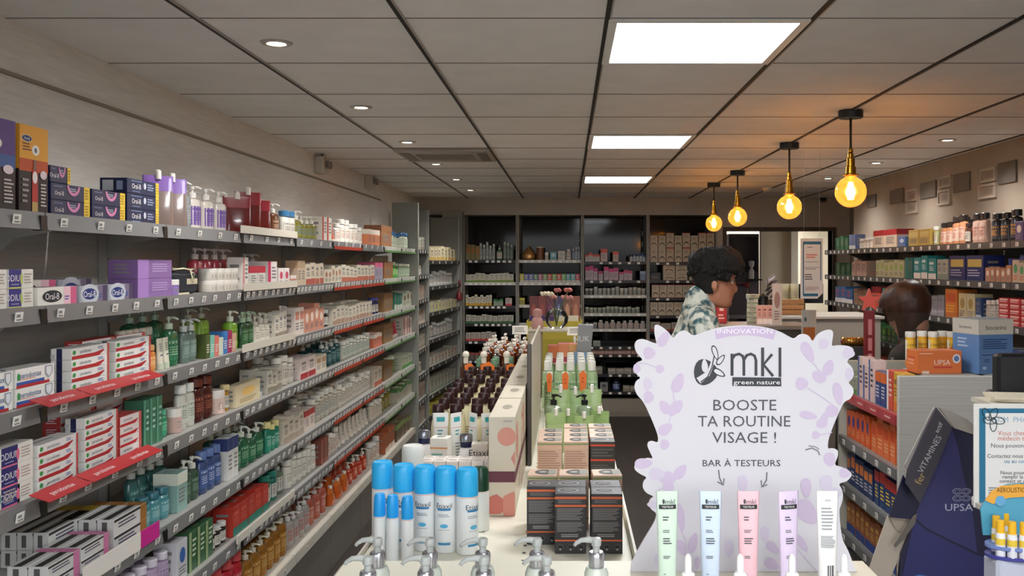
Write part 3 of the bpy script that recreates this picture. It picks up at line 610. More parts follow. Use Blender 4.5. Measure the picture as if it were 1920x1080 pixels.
L(3,739,756,3,.11,('U','a83040','dcd4c8'),'crimson squeeze tube'); L(3,758,772,3,.13,('B','c8c0b0','b04858',2),'white carton with crimson side')
# fifth shelf
run((XF-.138,ly(96,XF-.138),SZ[2]), (XF-.138,ly(200,XF-.138),SZ[2]), (-1,0,0), PI/2, 1, .048, ('F',f_stripe('c9a82c')), 'grey striped box with yellow end','left wall fifth shelf',stack=2,d=.042,rows=4)
L(2,88,205,2,.036,('F',f_stripe('cc7ca4')),'striped box with pink end',d=.05,stack=2,rows=2)
L(2,212,276,1,.048,('F',f_stripe('9c6a30')),'white striped box with brown end',stack=2,d=.05,rows=3)
L(2,276,330,3,.1,('K','4c8c94','2f6c78','5a9aa0','b0d4d4'),'teal bottle in clear set')
L(2,332,352,1,.13,('B','8cb0a8','dfe4d4',0),'tall mint carton')
L(2,354,384,2,.15,('P','38503f','d8d8cc','44604c','8ca890'),'dark green pump bottle with white pump')
X2 = XF-.12
run((X2,ly(262,X2),SZ[2]), (X2,ly(330,X2),SZ[2]), (-1,0,0), PI/2, 4, .17, ('P','3c6c68','d4d8cc','487c78','a0c0b8'), 'teal pump bottle at the rear', 'left wall fifth shelf')
L(2,386,425,3,.15,('K','3a4c78','5c74a8','46609a','c0cce0'),'cobalt blue bottle')
L(2,427,447,2,.16,('B','d8d8d4','2c3c70',0),'white carton with navy head',tilt=None)
L(2,449,505,4,.155,('P','235c40','d8dccc','2c7450','a0c4a4'),'deep green pump bottle fifth shelf',rows=2)
L(2,507,530,3,.12,('K','1f7a62','d8cc8c','2a9076','c0dcd0'),'jade bottle with gold cap')
L(2,532,570,4,.11,('B','c8beac','a89888',1),'beige grey carton')
L(2,572,590,2,.1,('B','d8c8bc','b03c3c',0),'white carton with red band')
L(2,592,640,6,.13,('K','b4b0a0','d8d4c8','c0bcb0','708080'),'grey silver bottle',rows=2)
L(2,642,700,10,.12,('K','c0bcac','e0dcd0','ccc8bc','8c8474'),'dusty white bottle',rows=2)
L(2,702,716,2,.12,('B','c4b8a4','b05c44',1),'rust based carton'); L(2,719,737,1,.12,('B','7c5c38','7c5838',0),'brown cardboard divider box'); L(2,739,752,2,.12,('K','4c7c38','c8d0b8','6c9450'),'grass green bottle'); L(2,754,772,3,.1,('B','b8bca4','4c8a3c',1),'pale carton with green base')
# pink ended white header strip along fifth shelf rail
y0, y1 = ly(172,XF+.03), ly(312,XF+.03); b = MB().box(0,.003,0,(y1-y0)*.72,-.02,.03,mat('e4ded6',.4)).box(0,.003,(y1-y0)*.72,y1-y0,-.02,.03,mat('c8288c',.4)); o = obj('header_strip', b, None, (XF+.006, y0, SZ[2]+.012)); tag(o, 'white shelf edge strip with magenta end on left wall fifth shelf', 'sign')
# sixth shelf
L(1,150,330,8,.12,('K','b09cb8','e0d8e4','bca8c4','8c78a0'),'mauve bottle sixth shelf',rows=2)
L(1,332,352,1,.13,('B','d8d8dc','3c6ab0',3),'white carton with blue wave')
L(1,354,400,3,.135,('B','3c6a44','9cb080',2,'d0dcc0'),'green book sized carton',d=.05)
L(1,401,432,3,.08,('K','2c2424','d8d4cc'),'small black bottle in open tray')
L(1,436,504,5,.125,('B','c03a2c','2f8470',1,'d86858'),'bright red carton with teal squares',rows=2)
L(1,506,530,2,.13,('K','1f6a5c','2c8070'),'dark turquoise bottle')
L(1,532,545,1,.15,('P','5c6c5c','c8ccc0'),'grey pump bottle with blue tag')
L(1,547,600,6,.14,('K','d8d4c8','eae6dc','e0dcd0','8c8478'),'cream white bottle with cap',rows=2)
L(1,602,616,2,.13,('B','8c4a3c','b07060',2),'brick red carton'); L(1,618,640,4,.12,('K','c8bcb0','e0d8cc','d4c8bc','b07868'),'pinkish white bottle')
L(1,642,700,8,.12,('U','cfc4b4','e4dccc'),'ivory squeeze tube',rows=2)
L(1,702,722,4,.12,('K','c4bca8','dcd8cc','d0c8b8','8c7c6c'),'bone white bottle'); L(1,724,742,3,.13,('K','7c7034','c8c4b0','8c8044'),'olive bottle'); L(1,744,772,5,.11,('B','b4b09c','4c7a3c',0),'cream carton with green head')
# lowest deck
L(0,300,470,8,.2,('K','b82c34','dc5a5c','c43a40','e8a0a0'),'red bottle with pink cap',rows=1)
L(0,472,548,6,.19,('P','a06a24','e0d8c4','b47c34','e0c080',.2),'amber oil pump bottle',rows=2)
L(0,550,590,4,.17,('P','a8a09a','e8e4dc','b8b0a8','c04038'),'grey pump bottle with red band',rows=2)
L(0,592,625,3,.18,('P','b05a48','e4d8cc','c06c58','e8c0b0'),'rose clay pump bottle',rows=2)
L(0,627,664,3,.1,('Z','cc5a20','e0702c'),'orange gift bag',rows=2,d=.09)
L(0,666,700,4,.14,('P','b83c24','e4dccc','c84c34','e8c8a8'),'vermilion pump bottle',rows=2)
L(0,702,720,3,.15,('K','c8beb0','e4e0d8','d4ccc0','b05c44'),'white bottle with rust print'); L(0,722,740,3,.15,('B','b0613a','d8ccb8',1),'terracotta carton'); L(0,744,772,4,.12,('B','6c5844','88a060',0),'brown carton with green head')
# acrylic tray strips standing on the top and second shelf
for (k, a, c, lab) in ((6,452,556,'long white tray edge under the red pouches, top shelf'), (5,458,556,'long white tray edge under crimson cartons, second shelf'), (1,444,551,'long cream tray edge on sixth shelf rail'), (4,455,552,'long grey tray edge on the third shelf')):
    y0, y1 = ly(a,XF+.01), ly(c,XF+.01); o = obj('product_tray', MB().box(-.0,.006,0,y1-y0,-.002,.028,mat('d8d2c4',.4)), None, (XF+.008, y0, SZ[k]+.0008)); tag(o, lab, 'tray')
# end panels and the deeper bays in the back left corner
BOXN[0] = 'remedy_box'
b = MB().box(-1.46,XF+.02,7.66,7.69,0,2.16,mat('8f9189',.5),.004); o = obj('end_panel', b); tag(o, 'tall grey end panel closing the left wall shelving', 'panel')
def corner_bay(y0, y1, X0, X1, zs, lab, nm, dens, cols):
    a = math.atan2(X1-X0, y1-y0); L_ = math.hypot(X1-X0, y1-y0); t = thing('wall_shelving_bay', lab, 'shelving', (X0, y0, 0), -a, 'shelving bays on the left wall')
    obj('end_panel', MB().box(-.03,0,L_-.03,L_,0,2.14,mat('8b8d85',.5),.003).box(-.32,-.03,L_-.03,L_,0,2.14,mat('7a7a74',.5),.003), t)
    obj('plinth', MB().box(-.32,-.015,0,L_-.03,0,.2,M_pl,.004), t)
    for z in zs:
        sh = obj('shelf', MB().box(-.32,-.012,.002,L_-.032,z-.02,z,M_shelf,.002), t); obj('price_rail', MB().box(-.012,0,.002,L_-.032,z-.032,z+.004,mat('3a3a38',.4) if nm != 'eighth' else M_upr), sh)
        for q in range(5): o = obj('price_label', TAG1, sh); o.location = (.0005, L_*(q+.5)/5-.02, z-.014)
    for k, z in enumerate(zs):
        P0 = Vector((X0-.02, y0+.03, z)); P1 = Vector((X1-.02, y1-.06, z)); D = Vector((-math.cos(a),math.sin(a),0))
        c = cols[k % len(cols)]
        run(P0, P1, D, PI/2-a, dens, R.choice((.09,.11,.13)), c, c[-1].split('|')[0] if '|' in str(c[-1]) else 'small mixed pale carton', 'corner bay %s, %s shelf up' % (nm, ORD[k]), single=True, fill=.85)
corner_bay(7.70, 8.40, XF, XF, [.25,.47,.69,.91,1.13,1.34,1.55,1.77], 'narrow grey shelving bay just behind the tall end panel', 'nearer', 5, [('B','b8a898','8c7c6c',0),('B','a89888','b07860',3),('K','b0a898','d0c8b8'),('B','b8b4a4','988878',1)])
corner_bay(8.43, 9.80, XF+.0, -1.14, [.25,.44,.70,.95,1.20,1.44,1.68], 'deep corner shelving bay with dark price rails, left of back wall', 'farther', 9, [('B','b8b040','d8cc5c',0),('B','aca898','8c9884',1),('B','b4b0a0','b07868',3),('K','a8a8a0','c8c8c0'),('B','b8b4a8','d8d060',2),('K','c0c4c0','d8d8d0'),('B','d8cba8','c8a860',1)])
b = MB(); x0, x1 = bx(829)*.985, bx(868); b.box(x0,x1,9.84,9.87,0,zz(396,9.85),mat('8f8d85',.5),.004); b.box(x1-.012,x1+.01,9.83,10.02,0,zz(396,9.85),M_upr); o = obj('end_panel', b); tag(o, 'grey panel at the back left corner beside first back bay', 'panel')
BOXN[0] = 'supplement_box'
# ================================================================ BACK WALL SHELVING
UPX = [868, 970, 1092, 1215, 1345]
BSH = {0:[488,530,574,607,640,676,712,745], 1:[488,530,572,606,640,676,712,745], 2:[491,526,554,588,617,650,665,702,735], 3:[492,526,559,592,622,655,690,725]}
BL = ['first back wall bay from the left with white green cartons', 'second back wall bay, with copper diffuser and colour cartons', 'third back wall bay, with pink topped boxes', 'fourth back wall bay, filled with beige coffee coloured cartons']
SFY = YB+.01; TAGB = MB().box(-.016,.016,-.0015,0,-.011,.011,M_tag).mesh('price_label')
for i in range(4):
    x0, x1 = bx(UPX[i]), bx(UPX[i+1]); t = thing('back_shelving_bay', BL[i], 'shelving', (x0, YB, 0), 0, 'back wall shelving bays'); w = x1-x0
    obj('back_panel', MB().box(.001,w-.001,.395,.41,0,ZT,M_dark), t)
    obj('upright', MB().box(w-.018,w-.001,-.01,.39,0,ZT,M_upr,.003), t)
    obj('upright', MB().box(.001,.018,-.01,.39,0,ZT,M_upr,.003), t)
    obj('plinth', MB().box(.015,w-.02,.0,.38,0,zz(748),mat('8a8376',.5)).box(.015,w-.02,-.004,0,.05,zz(750),mat('938c7f',.5)), t)
    st = MB()
    for k in range(14): st.box(w-.035,w-.025,.385,.39,.4+.12*k,.46+.12*k,mat('8a8a86',.4))
    obj('shelf_track', st, t)
    for k, py in enumerate(BSH[i]):
        z = zz(py); sh = obj('shelf', MB().box(.019,w-.019,.012,.385,z-.014,z,mat('2e2c2a',.4)), t)
        white = (i == 1) or (i == 2 and k in (2,3,4)) or (i == 0 and k == 1)
        obj('price_rail', MB().box(.019,w-.019,0,.012,z-.028,z+.004,mat('c8c6be',.4) if white else mat('26262a',.4)), sh)
        for q in range(8 if i < 2 else 6):
            if R.random() < .85: o = obj('price_label', TAGB, sh); o.location = (.05+(w-.1)*(q+.5)/(8 if i < 2 else 6), -.0005, z-.014)
def Bk(bay, k, x0, x1, n, h, spec, desc, **kw):
    py = BSH[bay][k]; z = zz(py); Y = YB+.02; nm = 'back bay %s, %s shelf' % (['one','two','three','four'][bay], ORD[k])
    X0, X1 = (x0-VX)*Y/F, (x1-VX)*Y/F; kw.setdefault('single', True)
    run((X0,Y,z), (X1,Y,z), (0,1,0), 0, n, h, spec, desc, nm, **kw)
Bk(0,0,873,900,3,.155,('B','8c7a44','b0662c',3),'amber brown carton')
Bk(0,0,898,928,5,.18,('K','a4a8a4','c8ccc8','b4b8b4','606864'),'grey silver bottle',rows=2)
Bk(0,0,930,942,1,.16,('P','4c6c4c','b8c4b0'),'small green pump bottle')
Bk(0,0,943,962,3,.18,('K','788478','a8b4a4','8c988c','5c685c'),'sage bottle')
Bk(0,1,873,963,10,.095,('B','c4c0ae','7a9440',1,'8c8c84'),'low white carton with green base',fill=1)
Bk(0,2,873,922,9,.11,('B','d0c8b0','d0a030',1),'white carton with yellow band')
Bk(0,2,925,943,3,.07,('B','98a890','2f7c44',0),'white carton with green band')
Bk(0,2,947,960,1,.085,('B','c8b8b0','c83c44',1),'white carton with red band')
Bk(0,3,873,963,9,.09,('B','b8b4a4','40683c',1),'grey carton with dark green base')
Bk(0,4,873,930,6,.1,('B','b8aca0','c04c3c',1),'pale carton with red orange strip')
Bk(0,5,873,930,7,.09,('B','685c50','a04838',0),'dark brown carton')
# copper diffuser and neighbours, second bay
p = at(991, 489, YB+.12); t = thing('aroma_diffuser', 'copper teardrop aroma diffuser on back wall top shelf', 'aroma diffuser', (p.x, YB+.12, zz(488)+.001))
s = YB/F; cm = mat('c4945c', .3, .55)
obj('diffuser_body', MB().lathe([(0,0),(.055,0),(.075,.02),(.078,.05),(.062,.085),(.035,.115),(.014,.135),(.006,.15),(.007,.162),(0,.165)], cm, 32), t)
obj('water_base', MB().lathe([(.0,.001),(.05,.001),(.056,.008),(.06,.012)], mat('7a5028',.3,.6), 24), t)
p = at(1013, 489, YB+.1); t = thing('scented_candle', 'brown cylinder candle with white top right of the copper diffuser', 'candle', (p.x, YB+.1, zz(488)+.001))
obj('cup', MB().lathe([(0,0),(.038,0),(.042,.004),(.042,.135),(0,.135)], mat('7c4c2a',.35), 20), t); obj('lid', MB().lathe([(.044,.135),(.044,.145),(.01,.15),(0,.156)], mat('d4ccbc',.4), 20), t)
Bk(1,0,1021,1029,1,.085,('J','d0d0c8','e0e0d8'),'small white jar')
Bk(1,0,1031,1044,1,.09,('B','6caeb4','c8dcdc',3),'turquoise carton')
Bk(1,0,1046,1060,1,.1,('B','d0cbbc','b8b0a0',3),'cream square carton')
Bk(1,0,1061,1071,1,.12,('K','bcb8b0','d8d4cc'),'white slender bottle')
Bk(1,0,1073,1088,3,.135,('K','8c949c','c8ccd0','bcc4cc','3c4c7c'),'white blue bottle')
for j, (c, ds) in enumerate((('c8bc3c','yellow'),('5c68a0','slate blue'),('6468a8','violet blue'),('4c8060','green'),('b85c80','rose'),('70a050','leaf green'),('c05040','red'),('78a858','light green'),('c84c3c','scarlet'),('6cac60','grass green'),('4c98a8','cyan'),('5ca4ac','aqua'),('b83440','ruby'))):
    x = 974+j*8.75; Bk(1,1,x,x+8.7,1,.095,('B',c,'c8c4bc',1,'d8d4cc'),'small %s carton in the coloured row' % ds)
Bk(1,2,973,984,1,.075,('B','a8a030','c8c050',0),'mustard carton')
Bk(2,0,1097,1125,4,.09,('B','c8bcb4','cc5444',0),'white carton with red top')
Bk(2,0,1126,1139,1,.14,('B','c8a8a0','d05848',0),'taller white carton with red top')
Bk(2,0,1149,1160,1,.11,('B','c4a89c','d05c48',0),'lone white carton with red top')
Bk(2,0,1181,1211,5,.08,('K','b8bcc4','3c5494','c8ccd0','3c5494'),'white bottle with blue cap')
Bk(2,1,1097,1121,3,.145,('B','b8a4ac','c0407c',0),'tall white carton with pink top')
Bk(2,1,1122,1131,1,.1,('B','b8a8ac','b84078',0),'short pink topped carton')
Bk(2,1,1132,1160,3,.145,('B','b8a0aa','c8407c',0),'middle tall carton with pink top')
Bk(2,1,1161,1186,3,.105,('B','b4a4aa','b84470',0),'low carton with pink top')
Bk(2,1,1200,1211,1,.1,('B','6c84a4','8ca4c0',0),'small blue carton')
Bk(2,2,1097,1112,2,.075,('J','70706c','b8b8b4'),'grey jar',stack=1)
Bk(2,2,1113,1211,12,.085,('J','a4a49c','b8b8b0'),'silver lidded jar')
Bk(2,3,1097,1200,13,.07,('J','8c9484','b0b8a8'),'greenish grey jar')
Bk(2,4,1097,1120,3,.07,('J','888884','b0b0ac'),'ash grey jar')
Bk(2,4,1121,1211,8,.085,('K','a8a49c','c4c0b8','b4b0a8','a05060'),'pill bottle with rose print')
Bk(2,5,1112,1126,1,.06,('B','8c948c','a4aca4',0),'small grey carton')
Bk(2,6,1100,1200,6,.035,('B','b0a8a0','c0604c',1),'flat white box with orange base',stack=2)
Bk(2,7,1140,1200,4,.06,('B','9c9888','b0a898',4),'dull cream carton')
Bk(2,7,1100,1130,2,.08,('B','948c7c','a8a090',4),'taupe carton')
Bk(2,8,1125,1140,1,.1,('B','8c8c8c','4c4c4c',3),'grey carton with black leaf')
Bk(2,8,1148,1164,1,.14,('K','1c2436','101018','3c5490','c0c8d8'),'navy supplement bottle with blue label')
Bk(2,8,1168,1208,3,.06,('B','8c8878','a09c8c',4),'low olive grey carton')
def f_coffee(red):
    def f(w, d, h):
        arc = [(.5+.34*math.cos(a), .2+.24*math.sin(a)) for a in [PI*k/8 for k in range(9)]]+[(.5+.26*math.cos(a), .2+.15*math.sin(a)) for a in [PI*(1-k/8) for k in range(9)]]
        it = [('l',.2,.62,.8,.85,'8a7c6c',3), ('p',arc,'4a3a30')]+([('r',0,.0,1,.05,'a03430'), ('r',0,.95,1,1,'a03430')] if red else [])
        return carton(w, d, h, 'bcae96', it, name='capsule_box')
    return f
for j in range(8):
    x = 1219+j*15.2; tall = j in (2, 4, 6, 7); hh = .165 if tall else .135
    for st in range(2): pass
    Bk(3,0,x,x+14.8,1,.155,('F',f_coffee(tall)),'%s beige capsule box from left, lower layer' % ORD[j])
    z = zz(492)+.156; Y = YB+.02
    run(((x-VX)*Y/F,Y,z), ((x+14.8-VX)*Y/F,Y,z), (0,1,0), 0, 1, hh, ('F',f_coffee(tall)), '%s beige capsule box from left, upper layer' % ORD[j], 'back bay four, first shelf', single=True)
Bk(3,1,1219,1240,1,.085,('B','1c2030','2c3448',0),'single navy carton')
Bk(3,1,1243,1290,2,.085,('F',f_coffee(False)),'wide beige capsule box',stack=2)
Bk(3,1,1292,1338,2,.085,('F',f_coffee(False)),'wide capsule box by the man',stack=2)
Bk(3,2,1222,1338,8,.145,('F',f_coffee(True)),'brown printed beige box')
Bk(3,3,1219,1338,8,.145,('F',f_coffee(False)),'plain printed beige box')
Bk(3,4,1219,1338,6,.1,('B','a89c8c','a04840',1),'beige carton with red base')
Bk(3,5,1219,1338,6,.1,('B','8c8478','6c6458',0),'grey brown carton')
Bk(1,7,975,1088,8,.12,('B','a09884','888070',1),'dull beige low carton')
BOXN[0] = 'carton'
# ================================================================ CENTRE GONDOLA
GZ = .94; GX0, GX1, GY0, GY1 = -.50, .157, 2.16, 6.1
t = thing('centre_gondola', 'low cream double sided gondola down the middle of the shop', 'shelving', (0, GY0, 0))
Lg = GY1-GY0
obj('base', MB().box(GX0+.02,GX1-.02,.02,Lg-.02,0,.16,mat('6f6a62',.5),.004), t)
obj('shelf', MB().box(GX0,GX1,0,Lg,GZ-.03,GZ,M_cream,.003), t)
obj('shelf', MB().box(GX0,GX1,0,Lg,.52,.55,M_cream,.003), t)
obj('core_panel', MB().box(-.115,-.095,.05,Lg-.05,.16,GZ-.03,M_cream), t)
obj('spine_panel', MB().box(-.144,-.137,1.1,2.15,GZ,1.35,mat('3a3230',.4)).box(-.137,-.128,1.1,2.15,GZ,1.365,mat('c4bca8',.45),.002), t)
obj('end_post', MB().box(-.144,-.128,1.085,1.1,GZ,1.37,mat('4a4440',.35),.003), t)
obj('riser', MB().box(-.212,-.14,2.72,2.95,GZ,1.29,mat('a69c88',.5),.008).box(-.212,-.0,2.72,2.95,1.29,1.302,mat('b4aa96',.4),.003), t)
dt = MB()
for k in range(34):
    y = .05+.06*k
    for x in (-.224, -.108):
        dt.lathe([(0,GZ+.0006),(.0042,GZ+.0006)], M_black, 8, c=(x, y)) if 0 else dt.add([(x-.004,y-.006,GZ+.0007),(x+.004,y-.006,GZ+.0007),(x+.004,y+.006,GZ+.0007),(x-.004,y+.006,GZ+.0007)], [(0,1,2,3)], M_black)
obj('perforations', dt, t)
obj('shelf_edge', MB().box(GX1,GX1+.006,0,Lg,GZ-.035,GZ+.03,mat('dcd6c4',.4)).box(GX0-.006,GX0,0,Lg,GZ-.035,GZ+.012,mat('dcd6c4',.4)), t)
def G(px, py, Z=GZ):                      # a point of the gondola shelf from where its foot shows
    Y = (EH-Z)*F/(py-VY); return ((px-VX)*Y/F, Y)
# blue capped spray cans
def can(w, h, cap, caph, body='e9ecec', etx=True, nm='spray_can'):
    r = w/2; b = MB().lathe([(0,0),(r*.96,0),(r,.003),(r,h-caph-.008),(r*.97,h-caph-.003),(r*.9,h-caph),(0,h-caph)], mat(body,.25), 28)
    lb = MB(); mp = cylmap(r, h-caph, 0, 150)
    it = [('r',.0,.955,1,.962,'d8784a')]
    if etx: it += [('t',.5,.80,.085,'Etiaxil','2b3a44'), ('r',.26,.72,.74,.755,'2f7fb4'), ('l',.28,.60,.72,.66,'9aa4aa',2), ('e',.5,.46,.14,.035,'58b2dc'), ('l',.3,.38,.7,.40,'a8b0b4',1), ('r',.28,.14,.72,.18,'3a8ab8')]
    lb.draw(mp, w*1.3, h-caph, it, nu=10)
    if etx:
        c = MB().lathe([(r*1.0,h-caph-.004),(r*1.015,h-caph),(r*1.0,h-.012),(r*.95,h-.004),(r*.86,h-.0005),(r*.62,h),(r*.58,h-.002),(0,h-.002)], mat(cap,.3), 28)
    else: c = MB().lathe([(r*.96,h-caph-.003),(r*1.0,h-caph),(r*.93,h-.012),(r*.75,h-.002),(0,h)], mat(cap,.3), 24)
    return Tmpl(nm, 'spray can', [('can_body', b), ('label', lb), ('cap', c)])
TC1 = can(.0535, .207, '30b4f0', .062); TC1b = TC1
for i, px in enumerate((717, 757, 797, 836, 876)):
    Y = 2.335-.015*i+(.02 if i == 0 else 0)
    TC1.put((px-VX)*Y/F, Y, GZ+.001, (.5, .35, -.12, -.05, .75)[i], ['leftmost large white spray can with blue cap', 'second large blue capped spray can from left', 'middle large blue capped spray can showing half its brand', 'fourth large blue capped can, brand name fully readable', 'rightmost large blue capped spray can turned away'][i], 'large blue capped spray cans')
TC2 = can(.0295, .158, '22a4f0', .052, etx=False, nm='travel_spray_can')
for i, (px, dz) in enumerate(((712,0), (736,0), (764,0))):
    Y = 2.225-.012*i; TC2.put((px-VX)*Y/F, Y, GZ+.001, 0, ['leftmost', 'middle', 'rightmost'][i]+' of three slim travel spray cans with blue caps', 'slim blue capped travel spray cans')
can(.060, .208, 'dfe0da', .09, 'f0f0ec', True).put((774-VX)*2.56/F, 2.56, GZ+.001, .2, 'large spray can with frosted white cap behind the blue ones')
can(.05, .168, '14402c', .06, 'e4e6e0', False, 'shampoo_bottle').put((900-VX)*2.47/F, 2.47, GZ+.001, 0, 'white bottle with rounded dark green cap behind the rightmost blue can', cat='bottle')
# rose printed small cartons behind the cans
for r_ in range(2):
    for i in range(6):
        Y = 2.74+r_*.04; x = (803+i*23.4-VX)*2.75/F
        tm(('F', f_rose := globals().get('f_rose') or (lambda w, d, h: carton(w, d, h, 'e9dfd8', [('r',0,.78,1,.80,'d0705c'), ('r',0,.3,1,.52,'b8304c') if False else ('r',0,.0,1,.08,'c03a54'), ('l',.08,.5,.92,.72,'c06878',4), ('l',.1,.15,.9,.42,'a8949a',5)], top=[('l',.15,.25,.85,.75,'b8b0aa',3)]))), .0355, .128, .036).put(x, Y, GZ+.001, 0, '%s small rose printed carton from left in %s row behind blue cans' % (ORD[i], ['front','back'][r_]), 'small rose printed cartons')
def f_eti(w, d, h): return carton(w, d, h, 'e8e4da', [('r',0,.8,1,.83,'d8985c'), ('l',.1,.5,.85,.72,'7ab4a4',3), ('l',.1,.1,.85,.42,'8a94b4',4)], top=[('l',.3,.2,.8,.8,'5a5854',3)])
f_eti(.056,.05,.167).put((824-VX)*2.87/F, 2.90, GZ+.001, -.12, 'upright white carton between the two navy collared bottles')
carton(.05,.04,.152,'e6e0d2', [('t',.5,.82,.13,'Etiaxil','2a2a30'), ('r',.1,.70,.9,.72,'3c3c40')], top=[('l',.2,.3,.8,.7,'9a9890',2)]).put((899-VX)*2.86/F, 2.88, GZ+.001, 0, 'white carton with dark Etiaxil lettering beside the tall gift box')
def navyb():
    b = MB().lathe([(0,0),(.022,0),(.024,.004),(.024,.10),(.021,.118),(.016,.128),(0,.128)], mat('e8e6e2',.25), 20)
    c = MB().lathe([(0,.128),(.019,.128),(.019,.145),(0,.145)], mat('1a2046',.3), 20)
    c2 = MB().lathe([(.019,.145),(.0205,.147),(.0205,.164),(.018,.168),(.012,.166),(0,.163)], mat('8f939c',.25,.8), 20).lathe([(0,.1665),(.013,.1665)], M_black, 16)
    return Tmpl('roll_on_bottle', 'bottle', [('bottle_body', b), ('collar', c), ('cap', c2)])
nb = navyb()
for i, (px, Y) in enumerate(((795,3.0), (874,2.94))): nb.put((px-VX)*Y/F, Y, GZ+.001, 0, ['left', 'right'][i]+' white bottle with navy collar and silver cap behind the cartons', 'navy collared bottles')
# white tubes with teal label, then the field of brown capped cream bottles
tt = tube_up(.052, .213, 'e6e6e0', 'cfccc4', [('r',.3,.85,.72,.93,'2f9aa0'), ('r',.08,.75,.92,.757,'d8785c'), ('l',.35,.60,.65,.72,'5a9aa0',2), ('l',.3,.25,.7,.5,'8a9094',5)])
for i, px in enumerate((826, 855, 887, 915)):
    Y = 3.08; tt.put((px-VX)*Y/F, Y, GZ+.001, (.1,.9,-.9,.6)[i], '%s white crimped tube with teal label from left, in front of brown caps' % ORD[i], 'white crimped tubes')
def creamb():
    b = MB().lathe([(0,0),(.024,0),(.026,.004),(.026,.13),(.022,.155),(.013,.17),(.012,.175),(0,.175)], mat('ddd3ac',.28), 16, sy=.8)
    return Tmpl('lotion_bottle', 'bottle', [('bottle_body', b), ('label', MB().draw(cylmap(.026,.08,.02,120,.8), .055, .08, [('l',.15,.15,.85,.85,'8a7c60',6)], nu=4)), ('cap', MB().lathe([(0,.172),(.020,.172),(.0215,.176),(.0205,.208),(.018,.212),(0,.212)], mat('2c1214',.3), 16))])
cb = creamb(); xs = (-.455, -.395, -.328, -.262)
for r_ in range(9):
    for i, x in enumerate(xs):
        Y = 3.27+r_*.15; cb.put(x-.01*(r_ % 2)+R.uniform(-.006,.006), Y+R.uniform(-.01,.01), GZ+.001, R.uniform(-.3,.3), '%s brown capped cream bottle from left, %s row from front' % (ORD[i], ORD[r_]), 'brown capped cream bottles')
# muted green lids and amber pump bottles towards the back of the left side
gcap = bottle(.056, .21, '4a2418', '6f9478', 'cap', 'c8b89c', '6a5a48', .9, 'shampoo_bottle')
for r_ in range(2):
    for i, x in enumerate((-.465,-.388,-.311,-.258+.01)):
        gcap.put(x, 4.86+.12*r_, GZ+.001, 0, '%s dark bottle with sage green lid from left, %s row' % (ORD[i], ['front','back'][r_]), 'sage lidded bottles', single=True)
amb = [bottle(.062, .27, '7a3a12', 'e4ddd0', 'pump', '8c4a1c', 'd0b48c', .9, 'pump_bottle'), bottle(.06, .26, '3c1c14', 'ded6c8', 'pump', '4c2418', 'a88c74', .9, 'pump_bottle')]
for r_ in range(6):
    for i, x in enumerate((-.46,-.395,-.325,-.26)):
        if r_ > 3 and i == 3: continue
        dark = (i+r_) % 2; amb[dark].put(x+R.uniform(-.001,.001), 5.12+.15*r_, GZ+.001, R.uniform(-.6,.6), '%s %s pump bottle from left, %s row behind sage lids' % (ORD[i], ['amber','dark brown'][dark], ORD[r_]), 'amber and brown pump bottles', single=True)
def flyer(x, y, z, w, h, lab, rz=0, tilt=0, col='e8752a'):
    b = MB().prism([(-w*.3,0),(w*.3,0),(w*.5,h*.8),(w*.1,h),(-w*.5,h*.85)], 0, .002, mat(col,.5)); b.draw(plane_map((-w/2,-.0003,0),(w,0,0),(0,0,h),(0,-1,0)), w, h, [('l',.35,.4,.65,.7,'b85018',2)])
    o = obj('neck_card', b, None, (x, y, z), rz); o.rotation_euler.y = tilt; tag(o, lab, 'card', 'orange neck cards')
ball = Tmpl('shampoo_bottle','bottle',[('bottle_body', MB().lathe([(0,0),(.026,0),(.028,.005),(.028,.17),(.012,.195),(0,.195)], mat('4a2c1c',.3), 14)), ('cap', MB().lathe([(0,.195),(.013,.195),(.013,.225),(.018,.232),(.018,.245),(.01,.256),(0,.258)], mat('e6e0d0',.3), 14))])
for i, (px, py0, py1, w_, s_) in enumerate(((880,680,715,18,.15), (914,678,722,27,-.1), (957,682,703,18,.5))):
    Y = 4.76; x = (px-VX)*Y/F; ball.put(x-.022, Y+.035, GZ+.001, 0, 'white ball topped bottle with orange neck card, %s from left' % ORD[i], 'white ball topped bottles')
    flyer(x, Y, EH-(py1-VY)*Y/F, w_*Y/F, (py1-py0)*Y/F, 'orange neck card on white topped bottle, %s from left above brown caps' % ORD[i], s_)
# gift boxes standing in a file along the spine
def f_gift(w, d, h):
    it = [('e',.68,.80,.36,.095,'d89482'), ('p',[(.0,.02),(.0,.19),(.3,.22),(.62,.16),(.62,.05),(.4,.02)],'d0776a'), ('p',[(.55,.0),(.55,.2),(.95,.25),(1,.22),(1,.0)],'dc9484'), ('r',0,.34,1,.45,'6a3444'), ('p',[(.84,.58),(1,.66),(1,.5)],'d48a80'), ('l',.55,.93,.95,.97,'b8b0a0',1)]
    return carton(w, d, h, 'd6ccb8', it, top=[('e',.55,.5,.2,.12,'9c9484'), ('r',.35,.47,.8,.5,'b0a896')], side=[('r',0,.34,1,.45,'6a3444'), ('e',.3,.7,.14,.2,'d89482'), ('l',.5,.1,.9,.3,'a09888',3)], name='gift_box')
gb = f_gift(.074, .355, .279)
for i, y in enumerate((2.60, 2.975, 3.34, 3.71, 4.08)):
    gb.put(-.186, y+.178, GZ+.001, 0, ['frontmost beige gift box with pink petals and plum band', 'second beige gift box behind the petal printed front one'][i] if i < 2 else '%s beige gift box from the front in the file beside the spine' % ORD[i], 'beige gift boxes filed along the gondola')
